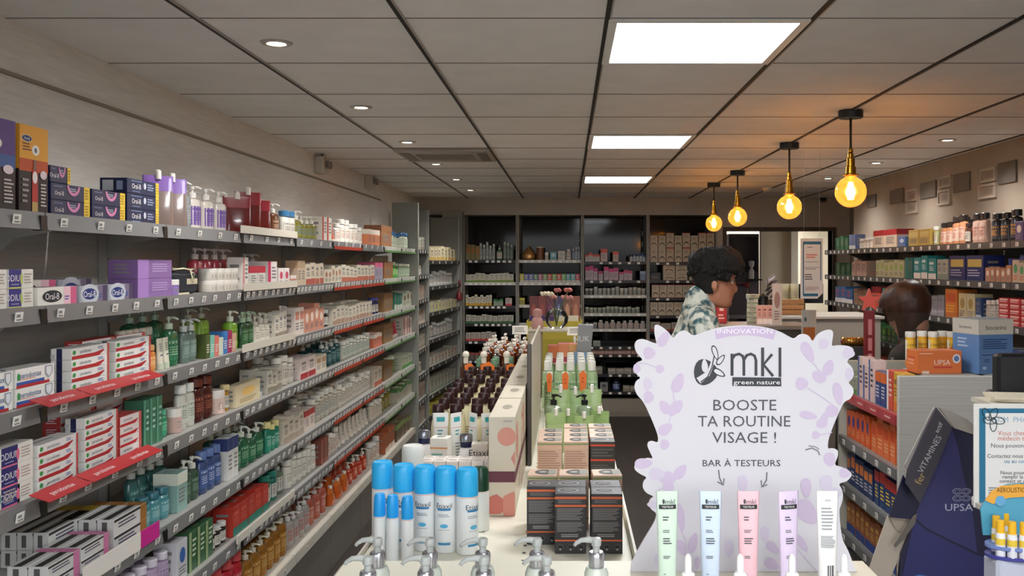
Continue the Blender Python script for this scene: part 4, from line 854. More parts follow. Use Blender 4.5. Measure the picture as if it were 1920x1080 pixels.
# right side: dark scrub cartons, beige cartons
def f_dark(w, d, h):
    fl = []
    for u in (.17,.5,.83): fl += [('e',u,.115,.10,.045,'5c5a58'), ('e',u,.115,.08,.033,'1c1c1e'), ('e',u,.075,.03,.016,'b8b4ae')]
    it = [('r',0,.915,1,.955,'d4683c'), ('l',.1,.84,.92,.90,'7c7a78',3), ('r',0,.785,1,.82,'d4683c'), ('l',.06,.56,.94,.76,'8c8a88',9), ('l',.06,.36,.94,.53,'8c8a88',8), ('l',.2,.27,.8,.33,'a8a6a2',2), ('r',0,.21,1,.235,'d4683c')]+fl
    return carton(w, d, h, '37363a', it, top=[('e',.42,.5,.34,.30,'a8a49c'), ('e',.42,.5,.30,.25,'3a393c'), ('l',.28,.42,.6,.58,'a8a49c',1)], side=[('e',.2,.7,.1,.15,'a8a49c')], name='scrub_carton')
def f_beige(k):
    def f(w, d, h):
        it = [('r',0,.93,1,.96,'7f9a5c'), ('r',0,.84,1,.90,'e0b8a0'), ('l',.05,.35,.95,.8,'b08474',9), ('r',0,.2,1,.23,'7f9a5c')] if k else [('r',0,.90,1,.94,'d0482c'), ('r',0,.58,1,.62,'d0482c'), ('l',.06,.65,.94,.85,'5c5a58',3), ('l',.06,.1,.94,.5,'5c5a58',8)]
        return carton(w, d, h, 'd3b49c' if k else '35342f', it, top=[('e',.58,.5,.36,.40,'3c3a36'), ('e',.5,.52,.14,.10,'b0aca0'), ('r',.7,.12,.98,.9,'8c877a')] if k else [('e',.42,.5,.34,.32,'a8a49c'), ('e',.42,.5,.3,.27,'3a393c')], side=[('l',.1,.1,.9,.9,'a89080',6)], name='hair_care_carton')
    return f
fd = f_dark(.0765, .072, .146); cx = (-.066, .0065, .0955)
pos = [(cx[1],2.262), (cx[2],2.262), (cx[0],2.335), (cx[1]+.002,2.337), (cx[2],2.337)]
lb = ['front black carton with orange stripes, left of the pair', 'front black carton with orange stripes, right of the pair', 'black orange striped carton standing alone on the left, half step back', 'second row black carton with oval top, middle', 'second row black carton with oval top, right']
for (x, y), l_ in zip(pos, lb): fd.put(x, y+.036, GZ+.001, R.uniform(-.02,.02), l_, 'black cartons with orange stripes')
fb_ = tm(('F',f_beige(1)), .078, .146, .074); fk_ = tm(('F',f_beige(0)), .078, .146, .074)
for i, x in enumerate((-.072, .012, .1)):
    fb_.put(x+.004, 2.50, GZ+.001, R.uniform(-.05,.05), '%s beige oval topped carton from left, right behind black cartons' % ORD[i], 'beige oval topped cartons')
for r_, Y in enumerate((2.93, 3.01, 3.09, 3.19)):
    for i, x in enumerate((-.058, .026, .11)):
        if r_ == 3 and i == 0: continue
        dk = (i == 2 and r_ == 0); T = fk_ if dk else fb_
        T.put(x, Y+.036, GZ+.001, 0, '%s %s oval topped carton from left, %s of the farther rows' % (ORD[i], 'dark red striped' if dk else 'beige', ORD[r_]), 'beige oval topped cartons')
# green pouches, black pump bottles, white caps, orange cards
gp = [('a8bc84','98b070'), ('9cb47c','8ca868')]
def gpouch(w, h, c): return tm(('Z', c[0], c[1]), w, h, w)
for i, (x, Y, h) in enumerate(((-.045,3.48,.15), (.0,3.50,.145), (.06,3.47,.14), (.12,3.52,.15), (-.03,3.82,.19), (.03,3.84,.18), (.10,3.83,.19))):
    gpouch(.08, h, gp[i % 2]).put(x, Y, GZ+.001, R.uniform(-.4,.4), '%s pale green refill pouch from left behind the beige cartons, %s' % (ORD[i % 4], 'nearer row' if i < 4 else 'farther row'), 'pale green refill pouches')
bp = bottle(.07, .195, '9cb08c', '16181c', 'pump', 'b4c49c', '5c7850', .9, 'pump_bottle', trans=.2)
for i, px in enumerate((1038, 1096)):
    Y = 3.66; bp.put((px-VX)*Y/F, Y, GZ+.001, (1.2,-1.2)[i], ['left','right']+[] and ['left','right'][i]+' pale green bottle with black pump beside the spine', 'black pump green bottles')
wc = bottle(.056, .232, 'a4bc90', 'e6e4da', 'cap', 'b8cca4', '2f8468', .9, 'bath_bottle', seg=16)
for r_ in range(4):
    for i, px in enumerate((1027, 1049, 1070, 1091, 1110)):
        Y = 4.55+.14*r_; x = (px-VX)*4.55/F; wc.put(x, Y, GZ+.001, 0, '%s white capped green bottle from left, %s row from front' % (ORD[i], ORD[r_]), 'white capped green bottles', single=r_ > 0)
for i, (px, py0, py1, w_) in enumerate(((1030,698,735,11), (1060,696,740,13), (1093,694,738,15))):
    Y = 4.3; flyer((px-VX)*Y/F, Y, EH-(py1-VY)*Y/F, w_*Y/F, (py1-py0)*Y/F, 'orange neck card on pale green bottle, %s from left beside the spine' % ORD[i], .2)
    bottle(.05,.20,'98b080','d8dcc8','cap','a8bc90','5c7850',.9,'bath_bottle').put((px-VX)*4.36/F, 4.36, GZ+.001, 0, 'green bottle carrying an orange card, %s from left' % ORD[i], 'green bottles with orange cards')
for i, (px, c, c2, h, w_, ds) in enumerate(((1038,'b03848','e0804c',.24,.06,'crimson and orange'), (1057,'b84060','e89060',.25,.06,'raspberry and orange'), (1076,'c04c50','e8b070',.25,.055,'red and apricot'))):
    Y = 5.35; tm(('B',c,c2,0,'e8c8b8'), w_, h, .08).put((px-VX)*Y/F, Y, GZ+.001, 0, ds+' snack pack behind the white capped bottles', 'colourful packs behind the white capped bottles')
tm(('B','4a78b0','8cb0d8',0,'e8e8e8'), .10, .215, .05).put((1093-VX)*5.2/F, 5.2, GZ+.001, 0, 'blue pack lying behind the rightmost white capped bottles')
b = MB().prism([(-.04,0),(.04,0),(.055,.15),(-.03,.155)], -.02, .02, mat('9a9a9c',.4)); b.draw(plane_map((-.04,-.0203,0),(.08,0,0),(0,0,.15),(0,-1,0)), .08, .15, [('t',.35,.5,.2,'NUK','e8e8e8')]); o = obj('paper_bag', b, None, ((1095-VX)*5.05/F, 5.1, GZ+.19)); 
o.location.z = GZ+.217; o.location.y = 5.2; tag(o, 'grey paper bag with white letters standing on the blue pack', 'bag')
# vase with flowers on the spine
t = thing('flower_vase', 'round clear glass vase with dried flowers on the raised shelf beyond the spine', 'vase', (-.062, 5.0, 1.3025))
obj('bowl', MB().lathe([(0,.001),(.035,.001),(.06,.03),(.065,.06),(.05,.09),(.03,.105),(.034,.115)], M_glass, 20), t)
fl = MB()
for k in range(9):
    a = k*2.4; fl.tube([(0,0,.01),(.02*math.cos(a),.02*math.sin(a),.1),(.07*math.cos(a),.05*math.sin(a),.16+.02*(k%3))], .0018, mat('56603c',.6), 5)
obj('stems', fl, t)
for k in range(9):
    a = k*2.4; c = ['c88880','d8c8b0','b06058'][k % 3]; f = MB()
    for q in range(6): f.ball((.012*math.cos(q), .012*math.sin(q), .004*(q % 2)), .010, mat(c,.7), 7, 5, (1,.6,1))
    o = obj('blossom', f, t, (.07*math.cos(a), .05*math.sin(a), .165+.02*(k % 3)))
o = obj('figurine', MB().lathe([(0,0),(.03,0),(.034,.02),(.028,.05),(.02,.06),(.026,.075),(.024,.1),(0,.11)], mat('b88880',.6), 16), None, (-.165, 4.98, 1.3025)); tag(o, 'pink ornament on the raised shelf left of the vase', 'ornament')
for i, (px, py) in enumerate(((975, 618), (1078, 620))):
    Y = 5.95; p = at(px, py, Y); w = .1; st = p.z-.03-GZ-.004; b = MB().box(-w/2,w/2,0,.004,0,.055,mat('dcd8cc',.4)).box(-.005,.005,.0,.006,-st,.0,mat('c8c4b8',.4)).box(-.03,.03,-.03,.04,-st-.003,-st,mat('c8c4b8',.4))
    b.draw(plane_map((-w/2,0,0),(w,0,0),(0,0,.055),(0,-1,0)), w, .055, [('l',.15,.2,.85,.8,'7c7870',3)])
    o = obj('counter_sign', b, None, (p.x, Y, p.z-.03)); tag(o, ['left','right'][i]+' small white topper sign on a stem at the gondola far end', 'sign')
# yellow bins with dark chocolate coloured packs in front of the back wall
YD = 8.3
t = thing('display_bin', 'mustard yellow cardboard display stand before the back wall', 'display stand', ((1040-VX)*YD/F, YD, 0))
hw = .235; ztop = zz(600, YD)
obj('tray', MB().box(-hw,hw,-.15,.15,ztop-.16,ztop-.15,mat('a89a2c',.5)).box(-hw,hw,-.16,-.15,ztop-.16,ztop,mat('b0a030',.5)).box(-hw,hw,.15,.16,ztop-.16,ztop+.03,mat('b0a030',.5)).box(-hw-.01,-hw,-.16,.16,ztop-.16,ztop,mat('b0a030',.5)).box(hw,hw+.01,-.16,.16,ztop-.16,ztop,mat('b0a030',.5)), t)
pd = MB().box(-hw,hw,-.16,.16,0,ztop-.16,mat('a2952c',.5)); pd.draw(plane_map((-hw,-.16,0),(2*hw,0,0),(0,0,ztop-.16),(0,-1,0)), 1, 1, [('e',.7,.9,.12,.05,'7a4a30')]); obj('pedestal', pd, t)
for i in range(6):
    c = ['5c2c28','6a302c','5a2438','3c3450','6a4434','7a4838'][i]; x = (1040-VX)*YD/F-.19+i*.076
    T = tm(('B',c,['8c4438','84403c','7c3c5c','5c5c84','a87c60','9c6850'][i],3,'a08070'), .074, .36, .05); T.put(x, YD+.05, ztop-.148, 0, '%s tall dark pack from left in the yellow display stand' % ORD[i], 'dark packs in the yellow display', single=True)
for i in range(4):
    c = '38285c' if i < 2 else 'c8c0a8'; x = (1040-VX)*YD/F-.17+i*.11; tm(('B',c,c,0,'8c84a8'), .105, .19, .05).put(x, YD-.06, ztop-.148, 0, '%s %s pack from left at the front of the yellow display' % (ORD[i], 'purple' if i < 2 else 'cream'), 'front packs in the yellow display', single=True)
# ================================================================ TESTER DISPLAY AT THE FRONT
TZ = 1.03; TX0, TX1, TY0, TY1 = -.475, .615, .95, 1.93
t = thing('tester_display', 'cream white tester display unit at the front of the gondola', 'display stand', (0, TY0, 0))
d_ = TY1-TY0
obj('top', MB().prism([(TX0,TZ-.03),(TX1,TZ-.03),(TX1,TZ),(TX0+.012,TZ),(TX0,TZ-.012)], 0, d_, M_cream), t)
obj('body', MB().box(TX0+.03,TX1-.03,.03,d_-.03,.1,TZ-.03,M_cream,.004), t); obj('plinth', MB().box(TX0+.05,TX1-.05,.05,d_-.04,0,.1,mat('6f6a62',.5)), t)
# sign outline traced from the photograph, standing upright at its own distance
YS = 1.86
cr = [(105,22),(122,20),(140,30),(165,50),(185,80),(200,58),(225,43),(250,50),(270,70),(330,45),(400,28),(485,22),(560,27),(630,45),(692,80),(703,75),(718,62),(740,58),(760,68),(774,94),(790,64),(820,46),(848,39),(861,50),(858,80),(852,112),(885,106),(925,109),(948,122),(942,152),(914,176),(938,196),(949,226),(940,250),(922,263),(944,285),(947,308),(932,334),(905,345),(880,400),(855,460),(838,510),(837,546),(862,541),(881,550),(880,575),(864,613),(900,622),(932,638),(940,655),(920,680),(882,690),(896,712),(903,742),(896,775),(885,800),(890,870),(900,930),(925,975),(962,1075),(962,1088),(5,1088),(5,1030),(28,985),(62,925),(108,850),(116,815),(92,800),(80,776),(88,756),(106,745),(70,730),(55,705),(60,680),(76,664),(45,650),(20,630),(24,606),(45,590),(80,583),(101,586),(88,560),(75,530),(80,514),(98,511),(121,520),(122,490),(95,420),(60,345),(30,314),(20,282),(28,257),(50,245),(25,225),(20,195),(34,178),(60,170),(30,140),(20,105),(32,84),(60,80),(98,95),(117,102),(106,60)]
def smooth(pts, hold=()):
    out = []
    n = len(pts)
    for i in range(n):
        a, b_ = Vector(pts[i]), Vector(pts[(i+1) % n]); out += [tuple(a*.78+b_*.22), tuple(a*.22+b_*.78)]
    return out
def SG(u, v): p = at(1180+u/2.25, 600+v/2.25, YS); return (p.x, p.z)
out = [SG(*c) for c in smooth(smooth(cr))]
zmin = TZ+.001; out = [(x, max(z, zmin)) for x, z in out]
t = thing('tester_sign', 'white cut-out tester sign with lilac leaves on the display', 'sign', (0, YS, 0)); SIGN = t
M_sign = mat('d3d1d8', .4)
obj('board', MB().prism([(x, z) for x, z in out], 0, .005, M_sign), t)
def smap(u, v, e): x, z = SG(u, v); return Vector((x, -.0004-e, z))
def sdraw(items, name, lab=None):
    b = MB()
    for k, it in enumerate(items):
        if it[0] == 'leaf':
            _, u, v, l, w, ang, c = it; a = math.radians(ang); n = 20; pts = []
            for i in range(n):
                q = 2*PI*i/n; X = l*math.cos(q); Y_ = w*math.sin(q)*(1-.25*math.cos(q)); pts.append((u+X*math.cos(a)-Y_*math.sin(a), v+X*math.sin(a)+Y_*math.cos(a)))
            b.add([smap(*p, .0002+.00002*k) for p in pts[::-1]], [tuple(range(n))], mat(c, .4))
        elif it[0] == 'line':
            _, pts, w, c = it; P = [Vector(p) for p in pts]; vs = []
            for i, p in enumerate(P):
                d = (P[min(i+1,len(P)-1)]-P[max(i-1,0)]).normalized(); nn = Vector((-d.y, d.x))*w/2; vs += [smap(*(p+nn), .0003+.00002*k), smap(*(p-nn), .0003+.00002*k)]
            b.add(vs, [(2*i,2*i+1,2*i+3,2*i+2) for i in range(len(P)-1)], mat(c, .4))
        elif it[0] == 'txt':
            _, u, v, h, s, c, wd = it; vs, fs, w = text_geo(s); sx = wd/w if wd else h
            b.add([smap(u+x*sx, v-y*h, .0006+.00002*k) for x, y in vs], fs, mat(c, .5))
        elif it[0] == 'poly': b.add([smap(*p, .0002+.00002*k) for p in it[1]], [tuple(range(len(it[1])))], mat(it[2], .4))
    return obj(name, b, t, label=lab)
LI, LI2, DK = 'c8b9d2', 'ccc3d6', '2c3036'
lv = [('leaf',145,80,36,20,-58,LI),('leaf',85,140,26,26,0,LI),('leaf',130,207,18,18,0,LI),('leaf',32,205,16,20,0,LI),('line',[(30,180),(75,185),(125,205)],4,LI),('leaf',205,265,44,24,-68,LI),('line',[(185,300),(190,340),(180,380),(165,440),(155,490)],4,LI),('leaf',150,368,32,22,-125,LI),('leaf',200,365,32,24,-50,LI),('leaf',180,390,16,16,0,LI),
      ('leaf',152,460,34,22,-35,LI),('leaf',82,325,22,26,0,LI),('leaf',78,270,20,26,0,LI2),('leaf',150,525,20,22,0,LI),('leaf',60,605,38,22,-5,LI),('leaf',215,640,36,22,-52,LI),('leaf',160,665,28,34,-80,LI),('leaf',165,705,24,28,0,LI),('line',[(110,725),(150,705),(200,670)],4,LI),('leaf',115,650,34,26,0,LI2),
      ('leaf',753,135,48,22,62,LI),('line',[(768,170),(800,215),(815,250)],4,LI),('leaf',840,200,34,22,-70,LI),('leaf',800,238,32,24,-150,LI),('leaf',728,268,27,27,0,LI),('line',[(750,285),(820,330),(880,375),(870,400)],4,LI),('leaf',880,310,48,20,78,LI),('leaf',855,385,28,24,20,LI),('leaf',755,402,38,16,12,LI),('leaf',822,415,30,16,-70,LI),('leaf',812,438,24,18,0,LI),('leaf',787,484,18,16,0,LI),('line',[(805,484),(855,474)],4,LI),('leaf',925,140,26,22,10,LI2),('leaf',820,100,22,22,0,LI2),('leaf',928,228,18,26,0,LI2),
      ('leaf',845,588,30,24,70,LI),('leaf',908,645,24,20,10,LI),('leaf',745,708,42,22,86,LI),('leaf',478,690,36,20,90,LI2),('leaf',748,810,60,40,50,LI),('leaf',865,730,30,24,0,LI2),('leaf',830,690,36,26,90,LI2),
      ('leaf',215,830,60,18,80,LI),('line',[(215,880),(238,930),(240,990)],4,LI),('leaf',268,940,44,18,-75,LI),('leaf',218,960,36,20,60,LI),('leaf',286,1025,26,12,90,LI),('leaf',420,965,36,20,90,LI2),('leaf',570,900,30,20,90,LI2),('leaf',605,960,34,18,40,LI),('line',[(640,900),(720,980),(790,1060)],4,LI),('leaf',600,1030,34,22,30,LI),('leaf',725,940,44,16,55,LI),('leaf',120,1010,16,22,0,LI2),('leaf',105,780,14,30,90,LI2)]
sdraw(lv, 'leaf_print')
sdraw([('poly',[(360,44),(430,31),(485,27),(545,31),(618,45),(608,84),(545,68),(485,62),(420,68),(366,82)],'c6b4d2'), ('txt',487,47,20,'INNOVATION','f3eef6',232)], 'ribbon_print')
sdraw([('leaf',323,220,51,54,0,DK),('poly',[(283,245),(330,215),(352,155),(366,150),(350,205),(338,235),(300,268)],'d3d1d8'),('leaf',362,138,33,12,72,DK),('leaf',362,138,27,8,72,'d3d1d8'),('leaf',385,168,27,12,-52,DK),('leaf',385,168,21,8,-52,'d3d1d8'),('leaf',318,193,28,13,-95,'d3d1d8'),('leaf',378,222,30,14,30,DK),('leaf',378,222,23,9,30,'d3d1d8'),('line',[(300,262),(330,240),(348,200),(358,150)],5,DK)], 'leaf_logo')
sdraw([('line',[(433,235),(433,142)],13,DK),('line',[(433,165),(445,148),(463,143),(478,152),(483,170),(483,235)],12,DK),('line',[(483,168),(495,149),(513,143),(528,151),(534,170),(534,235)],12,DK),('line',[(562,237),(562,116)],13,DK),('line',[(602,144),(566,188),(606,237)],12,DK),('line',[(635,240),(635,116)],12,DK),('poly',[(434,241),(640,243),(641,280),(434,278)],DK),('txt',537,262,18,'green nature','f0f0f2',196)], 'brand_lettering')
sdraw([('txt',487,358,46,'BOOSTE','4a4d55',266),('txt',484,426,46,'TA ROUTINE','4a4d55',390),('txt',484,495,46,'VISAGE !','4a4d55',270)], 'headline_lettering')
sdraw([('txt',473,603,27,'BAR À TESTEURS','33363c',328),('line',[(376,632),(380,665),(392,692)],5,'5c6066'),('line',[(372,682),(396,697),(400,668)],5,'5c6066'),('line',[(580,642),(578,675),(562,702)],5,'5c6066'),('line',[(556,676),(558,705),(582,694)],5,'5c6066'),('line',[(742,548),(770,540),(795,552),(803,570)],6,'7c7e84'),('line',[(755,530),(785,535),(800,545)],5,'8c8e94')], 'caption_lettering')
obj('easel_foot', MB().prism([(0,TZ+.001),(.15,TZ+.001),(.01,TZ+.28)], -.002, .002, M_sign), t)
ef = [c for c in t.children if c.name.startswith('easel_foot')][0]; ef.rotation_euler.z = PI/2; ef.location = (.27, .006, 0)
# tester tubes in front of the sign
def tester(col, name_, white=False):
    h = .185; w = .041
    if white: it = [('t',.5,.9,.03,'mkl','5c5e62'), ('l',.25,.55,.75,.82,'9a9c9e',7), ('l',.2,.36,.8,.5,'84868a',9), ('r',.45,.0,.5,.17,'55575a'), ('r',.54,.0,.58,.17,'55575a'), ('r',.62,.0,.7,.17,'55575a')]
    else: it = [('e',.36,.885,.045,.028,'3c4046'), ('t',.6,.885,.055,'mkl','3c4046'), ('r',.16,.80,.84,.85,'1c1e20'), ('t',.5,.825,.022,'TESTEUR','e8e8e8'), ('l',.32,.66,.55,.72,'4c5054',2), ('l',.32,.53,.6,.57,'6c7074',2), ('l',.32,.40,.66,.48,'4c5054',3), ('l',.32,.24,.6,.28,'6c7074',2), ('l',.32,.06,.42,.08,'6c7074',1)]
    return tube_up(w, h, col, 'e8e8e6', it, .022, 'tester_tube')
for i, (px, pt, c, n_, w_) in enumerate(((1251,936,'cfe3d2','pale green',0), (1332,937,'cddcf0','pale blue',0), (1403,938,'f0c0ca','pink',0), (1478,944,'dccbe6','lilac',0), (1551,942,'f0efee','white',1))):
    Y = 1.72; z = EH-(pt-VY)*Y/F-.185; x = (px-VX)*Y/F
    tester(c, n_, w_).put(x, Y, TZ+.0125, (.06,-.04,.0,.25,0)[i], n_+' cosmetic tester tube standing before the sign', 'tester tubes before the sign')
o = MB().box(-.02+.15,.56,-.035,.035,0,.012,mat('f0efec',.3),.003); o = obj('tester_rack', o, None, (0,1.72,TZ)); tag(o, 'low white rack under the row of tester tubes', 'rack')
def dropper():
    b = MB().lathe([(0,0),(.0145,0),(.0155,.003),(.0155,.055),(.008,.066),(0,.066)], mat('ecebea',.2), 18)
    c = MB().lathe([(0,.064),(.0115,.064),(.012,.066),(.0115,.083),(.009,.086),(0,.086)], mat('f2f2f2',.3), 18)
    c2 = MB().lathe([(.0058,.086),(.0062,.1),(.0055,.112),(.003,.117),(0,.118)], mat('f4f4f4',.4), 14)
    return Tmpl('dropper_bottle', 'bottle', [('bottle_body', b), ('collar', c), ('rubber_bulb', c2)])
dr = dropper()
for i, (px, py) in enumerate(((1290,1041), (1388,1047), (1485,1049), (1583,1054))):
    Y = 1.60; dr.put((px-VX)*Y/F, Y+.0, TZ+.0005-.004*i*.0, 0, '%s white dropper bottle from left in front of the tester tubes' % ORD[i], 'white dropper bottles')
def pumpS():
    b = MB().lathe([(0,0),(.0195,0),(.021,.003),(.021,.085),(.017,.096),(.0,.096)], mat('dfe6dc',.15,trans=.4), 24)
    lb = MB().draw(cylmap(.021,.07,.01,120), .045, .07, [('t',.5,.75,.12,'mkl','5c5060'), ('l',.2,.1,.8,.6,'8a8490',6)], nu=6)
    c = MB().lathe([(0,.092),(.0128,.092),(.0136,.095),(.0136,.118),(.0125,.121),(.0115,.122),(0,.122)], mat('b8b8be',.22,.9), 28)
    p = MB(); m = mat('c2c6c4',.2,trans=.4); p.lathe([(.006,.121),(.0062,.131),(.0085,.133),(.009,.1425),(.0075,.145),(0,.1455)], m, 20)
    p.tube([(-.002,0,.1405),(-.014,0,.1425),(-.026,0,.1415),(-.035,0,.136),(-.038,0,.132)], [.0058,.005,.0042,.0034,.003], m, 10)
    return Tmpl('pump_bottle', 'bottle', [('bottle_body', b), ('label', lb), ('collar', c), ('pump', p)])
ps = pumpS()
for i, (px, py) in enumerate(((708,1018), (806,1018), (905,1017), (1007,1022), (1118,1022))):
    Y = 1.60; z = EH-(py-VY)*Y/F-.1455; ps.put((px-VX)*Y/F, Y, TZ+.0005, (0,0,.2,0,0)[i]+0, '%s silver collared pump bottle from left, back row' % ORD[i], 'silver collared pump bottles')
for i, (px, py) in enumerate(((690,1046), (798,1048), (907,1050), (1025,1053))):
    Y = 1.50; ps.put((px-VX)*Y/F, Y, TZ+.0005, (0,0,.1,0)[i], '%s silver collared pump bottle from left, front row' % ORD[i], 'silver collared pump bottles')
# ================================================================ RIGHT WALL SHELVING
BOXN[0] = 'medicine_box'
XRF = 2.25; ry = lambda px: XRF*F/(px-VX)
RZ = [.35, .60, .85, 1.09, 1.33, 1.553, 1.765]
RY = [3.3, 4.0, 4.7, 5.4, 6.1, 6.8, 7.5, 8.1]
RLAB = ['right wall shelving bay just outside the picture edge', 'right wall shelving bay with the red box piles', 'right wall shelving bay under the black sports supplement tubs', 'right wall shelving bay under the yellow carton group', 'right wall shelving bay under the red topped cartons', 'right wall shelving bay with glass shelves and green boxes', 'dim right wall shelving bay at the back corner']
for i in range(7):
    y0, y1 = RY[i], RY[i+1]; Lb = y1-y0; t = thing('wall_shelving_bay', RLAB[i], 'shelving', (XR, y1, 0), PI, 'shelving bays on the right wall'); D = XR-XRF
    obj('plinth', MB().box(.01,D-.012,.002,Lb-.002,0,.12,M_pl,.004), t); obj('upright', MB().box(.002,.03,Lb/2-.015,Lb/2+.015,.12,1.80,mat('5c5a56',.5,.2)), t)
    for k, z in enumerate(RZ):
        sh = obj('shelf', MB().box(.004,D-.012,.003,Lb-.003,z-.02,z,M_shelf,.003), t)
        obj('price_rail', MB().box(D-.012,D,.003,Lb-.003,z-.034,z+.004,mat('4c4b4a',.4)), sh)
        if k > 2: obj('bracket', MB().prism([(.03,z-.02),(.2,z-.02),(.19,z-.03),(.05,z-.09),(.03,z-.095)], Lb/2-.004, Lb/2+.004, mat('6a6966',.4,.2)), sh)
        if k > 2:
            for q in range(5): o = obj('price_label', TAG1, sh); o.location = (D+.0005, Lb*(q+.5)/5, z-.016)
RN = ['lowest', 'sixth', 'fifth', 'fourth', 'third', 'second', 'top']
def Rr(k, x0, x1, n, h, spec, desc, **kw):       # x0 (far, left in the photo) to x1
    X = XRF+.034; yf = lambda px: X*F/(px-VX); kw.setdefault('single', True)
    run((XRF+.022,yf(x0),RZ[k]), (XRF+.022,yf(x1),RZ[k]), (1,0,0), -PI/2, n, h, spec, desc, 'right wall %s shelf' % RN[k], **kw)
Rr(6,1566,1590,3,.11,('B','2f5a38','1c3c28',2),'dark green carton')
Rr(6,1592,1604,2,.12,('B','5c6a94','b8b8b0',1),'blue grey carton')
Rr(6,1606,1630,4,.09,('K','a8988c','c8c0b8'),'small pinkish bottle')
Rr(6,1637,1682,2,.13,('B','c8b4a0','9c1c24',0),'cream carton with deep red top')
Rr(6,1684,1698,1,.07,('B','3c64a0','b8c0c8',3),'blue wedge carton')
Rr(6,1703,1744,2,.11,('B','b89c50','c8b478',4),'mustard yellow carton')
Rr(6,1746,1752,1,.12,('K','b0b07c','e0e0d4'),'pale yellow bottle')
Rr(6,1755,1800,4,.155,('K','b87c58','1c1614','d8c4b4','c0503c'),'white and orange tub with black lid',rows=2)
Rr(6,1802,1812,1,.12,('K','4c2c20','2c1c18'),'brown tub')
Rr(6,1814,1840,2,.17,('K','b89888','1a1614','d0b4a8','b04838'),'tall pink tub with black lid')
Rr(6,1845,1898,3,.16,('K','20222c','141418','3a3c48','e0a038'),'black sports supplement tub')
run((XRF+.022,(XRF+.022)*F/(1845-VX),RZ[6]), (XRF+.022,(XRF+.022)*F/(1845-VX)-.02,RZ[6]), (1,0,0), -PI/2, 1, .05, ('B','c8b040','e8d070',0), 'yellow small pot carton', 'right wall top shelf', single=True) if 0 else None
Rr(6,1903,1935,2,.1,('B','4c3c7c','e0d8d0',3),'purple carton with yellow print')
Rr(5,1566,1594,3,.10,('B','2c5c3c','1c4028',2),'bottle green carton')
Rr(5,1596,1626,3,.11,('B','a8887c','b8a094',1),'dusty pink carton')
Rr(5,1628,1640,1,.1,('K','c8c4b0','e8e4d8'),'white pot')
Rr(5,1642,1694,6,.12,('B','c0bc98','9cb060',3),'pale green cream carton')
Rr(5,1697,1712,1,.14,('B','1c6a68','2c8480',2),'dark teal carton')
Rr(5,1713,1755,3,.14,('B','2c8c90','e8e0dc',1,'dce8e8'),'turquoise carton with tooth brushes')
Rr(5,1757,1777,2,.125,('B','b0b4ac','8c9890',1),'greyish white carton')
Rr(5,1779,1845,2,.145,('B','1f2c68','c8b060',4,'a0a8cc'),'royal blue carton')
Rr(5,1847,1896,5,.085,('B','b88468','e8d8cc',3),'salmon printed carton')
run((XRF+.11,4.98,RZ[5]), (XRF+.11,4.60,RZ[5]), (1,0,0), -PI/2, 3, .145, ('B','222e66','3a4890',2), 'rear navy blue carton', 'right wall second shelf', single=True)
Rr(5,1898,1935,3,.12,('B','c4b09c','4c9a64',3,'d86840'),'white carton with green and orange dots')
Rr(4,1566,1598,3,.13,('B','3c6ca8','e0e4e8',1,'c05c54'),'sky blue carton with white band')
Rr(4,1600,1628,3,.12,('B','9c7c64','80604c',0),'tan carton')
Rr(4,1634,1652,1,.15,('B','d8604c','8c1c28',0),'coral carton with dark red lid')
Rr(4,1654,1700,3,.13,('B','2c8c84','e8a040',3,'d8e8e0'),'teal carton with orange print')
Rr(4,1735,1770,3,.13,('B','8c8c98','b4b4c0',1),'grey lilac carton')
Rr(4,1772,1795,1,.17,('B','d87a2c','c85424',4,'e8b040'),'bright orange tall carton')
Rr(4,1797,1828,2,.15,('B','c8bc94','a88c50',3),'straw yellow carton')
Rr(4,1829,1840,1,.13,('B','2c4878','c0c8d0',1),'slim denim blue carton')
Rr(4,1842,1870,3,.14,('K','b0a8a0','d0c8c0','c0b8b0','807870'),'grey white bottle')
Rr(4,1872,1935,3,.028,('B','c03038','e8c8c4',4,'e8d0cc'),'red and white flat box',stack=5)
for k, c, c2, ds in ((3,'3c7c44','8cc060','green carton'), (2,'a04028','e07040','brick orange carton'), (1,'3c4878','8c94b8','slate blue carton'), (0,'84643c','c8a050','ochre carton')):
    Rr(k,1572,1680,14,.11,('B',c,c2,k,'d8d0c4'),ds)
Rr(3,1682,1800,9,.11,('B','b8a498','a04c4c',1),'pinkish white carton')
Rr(3,1802,1935,9,.12,('B','a8a8ac','3c5088',0),'white carton with blue top')
# ================================================================ RIGHT COUNTER UNIT WITH THE GREY WOVEN END PANEL
BOXN[0] = 'remedy_carton'
CX0, CX1, CY0, CY1, CZ = 1.18, 1.535, 3.3, 4.02, 1.25
t = thing('counter_shelving', 'waist high shelving unit with grey woven end panel on the right', 'shelving', (0,0,0))
obj('end_panel', MB().box(CX0,CX1,CY0,CY0+.02,0,CZ,M_panel,.003), t)
obj('back_panel', MB().box(CX0+.30,CX0+.32,CY0+.02,CY1,0,CZ,mat('b4b0a4',.5)), t); obj('end_panel', MB().box(CX0,CX1,CY1,CY1+.025,0,CZ-.02,mat('b8b4a6',.5),.003), t)
obj('plinth', MB().box(CX0+.01,CX0+.3,CY0+.02,CY1,0,.1,M_pl), t)
obj('top', MB().box(CX0+.3,CX1,CY0+.02,CY1,CZ-.02,CZ,mat('a8a498',.5)).box(CX0+.10,CX0+.3,CY0+.02,CY0+.25,CZ-.012,CZ,mat('a8a498',.5)), t)
CZS = [.30,.50,.705,.905,1.10]
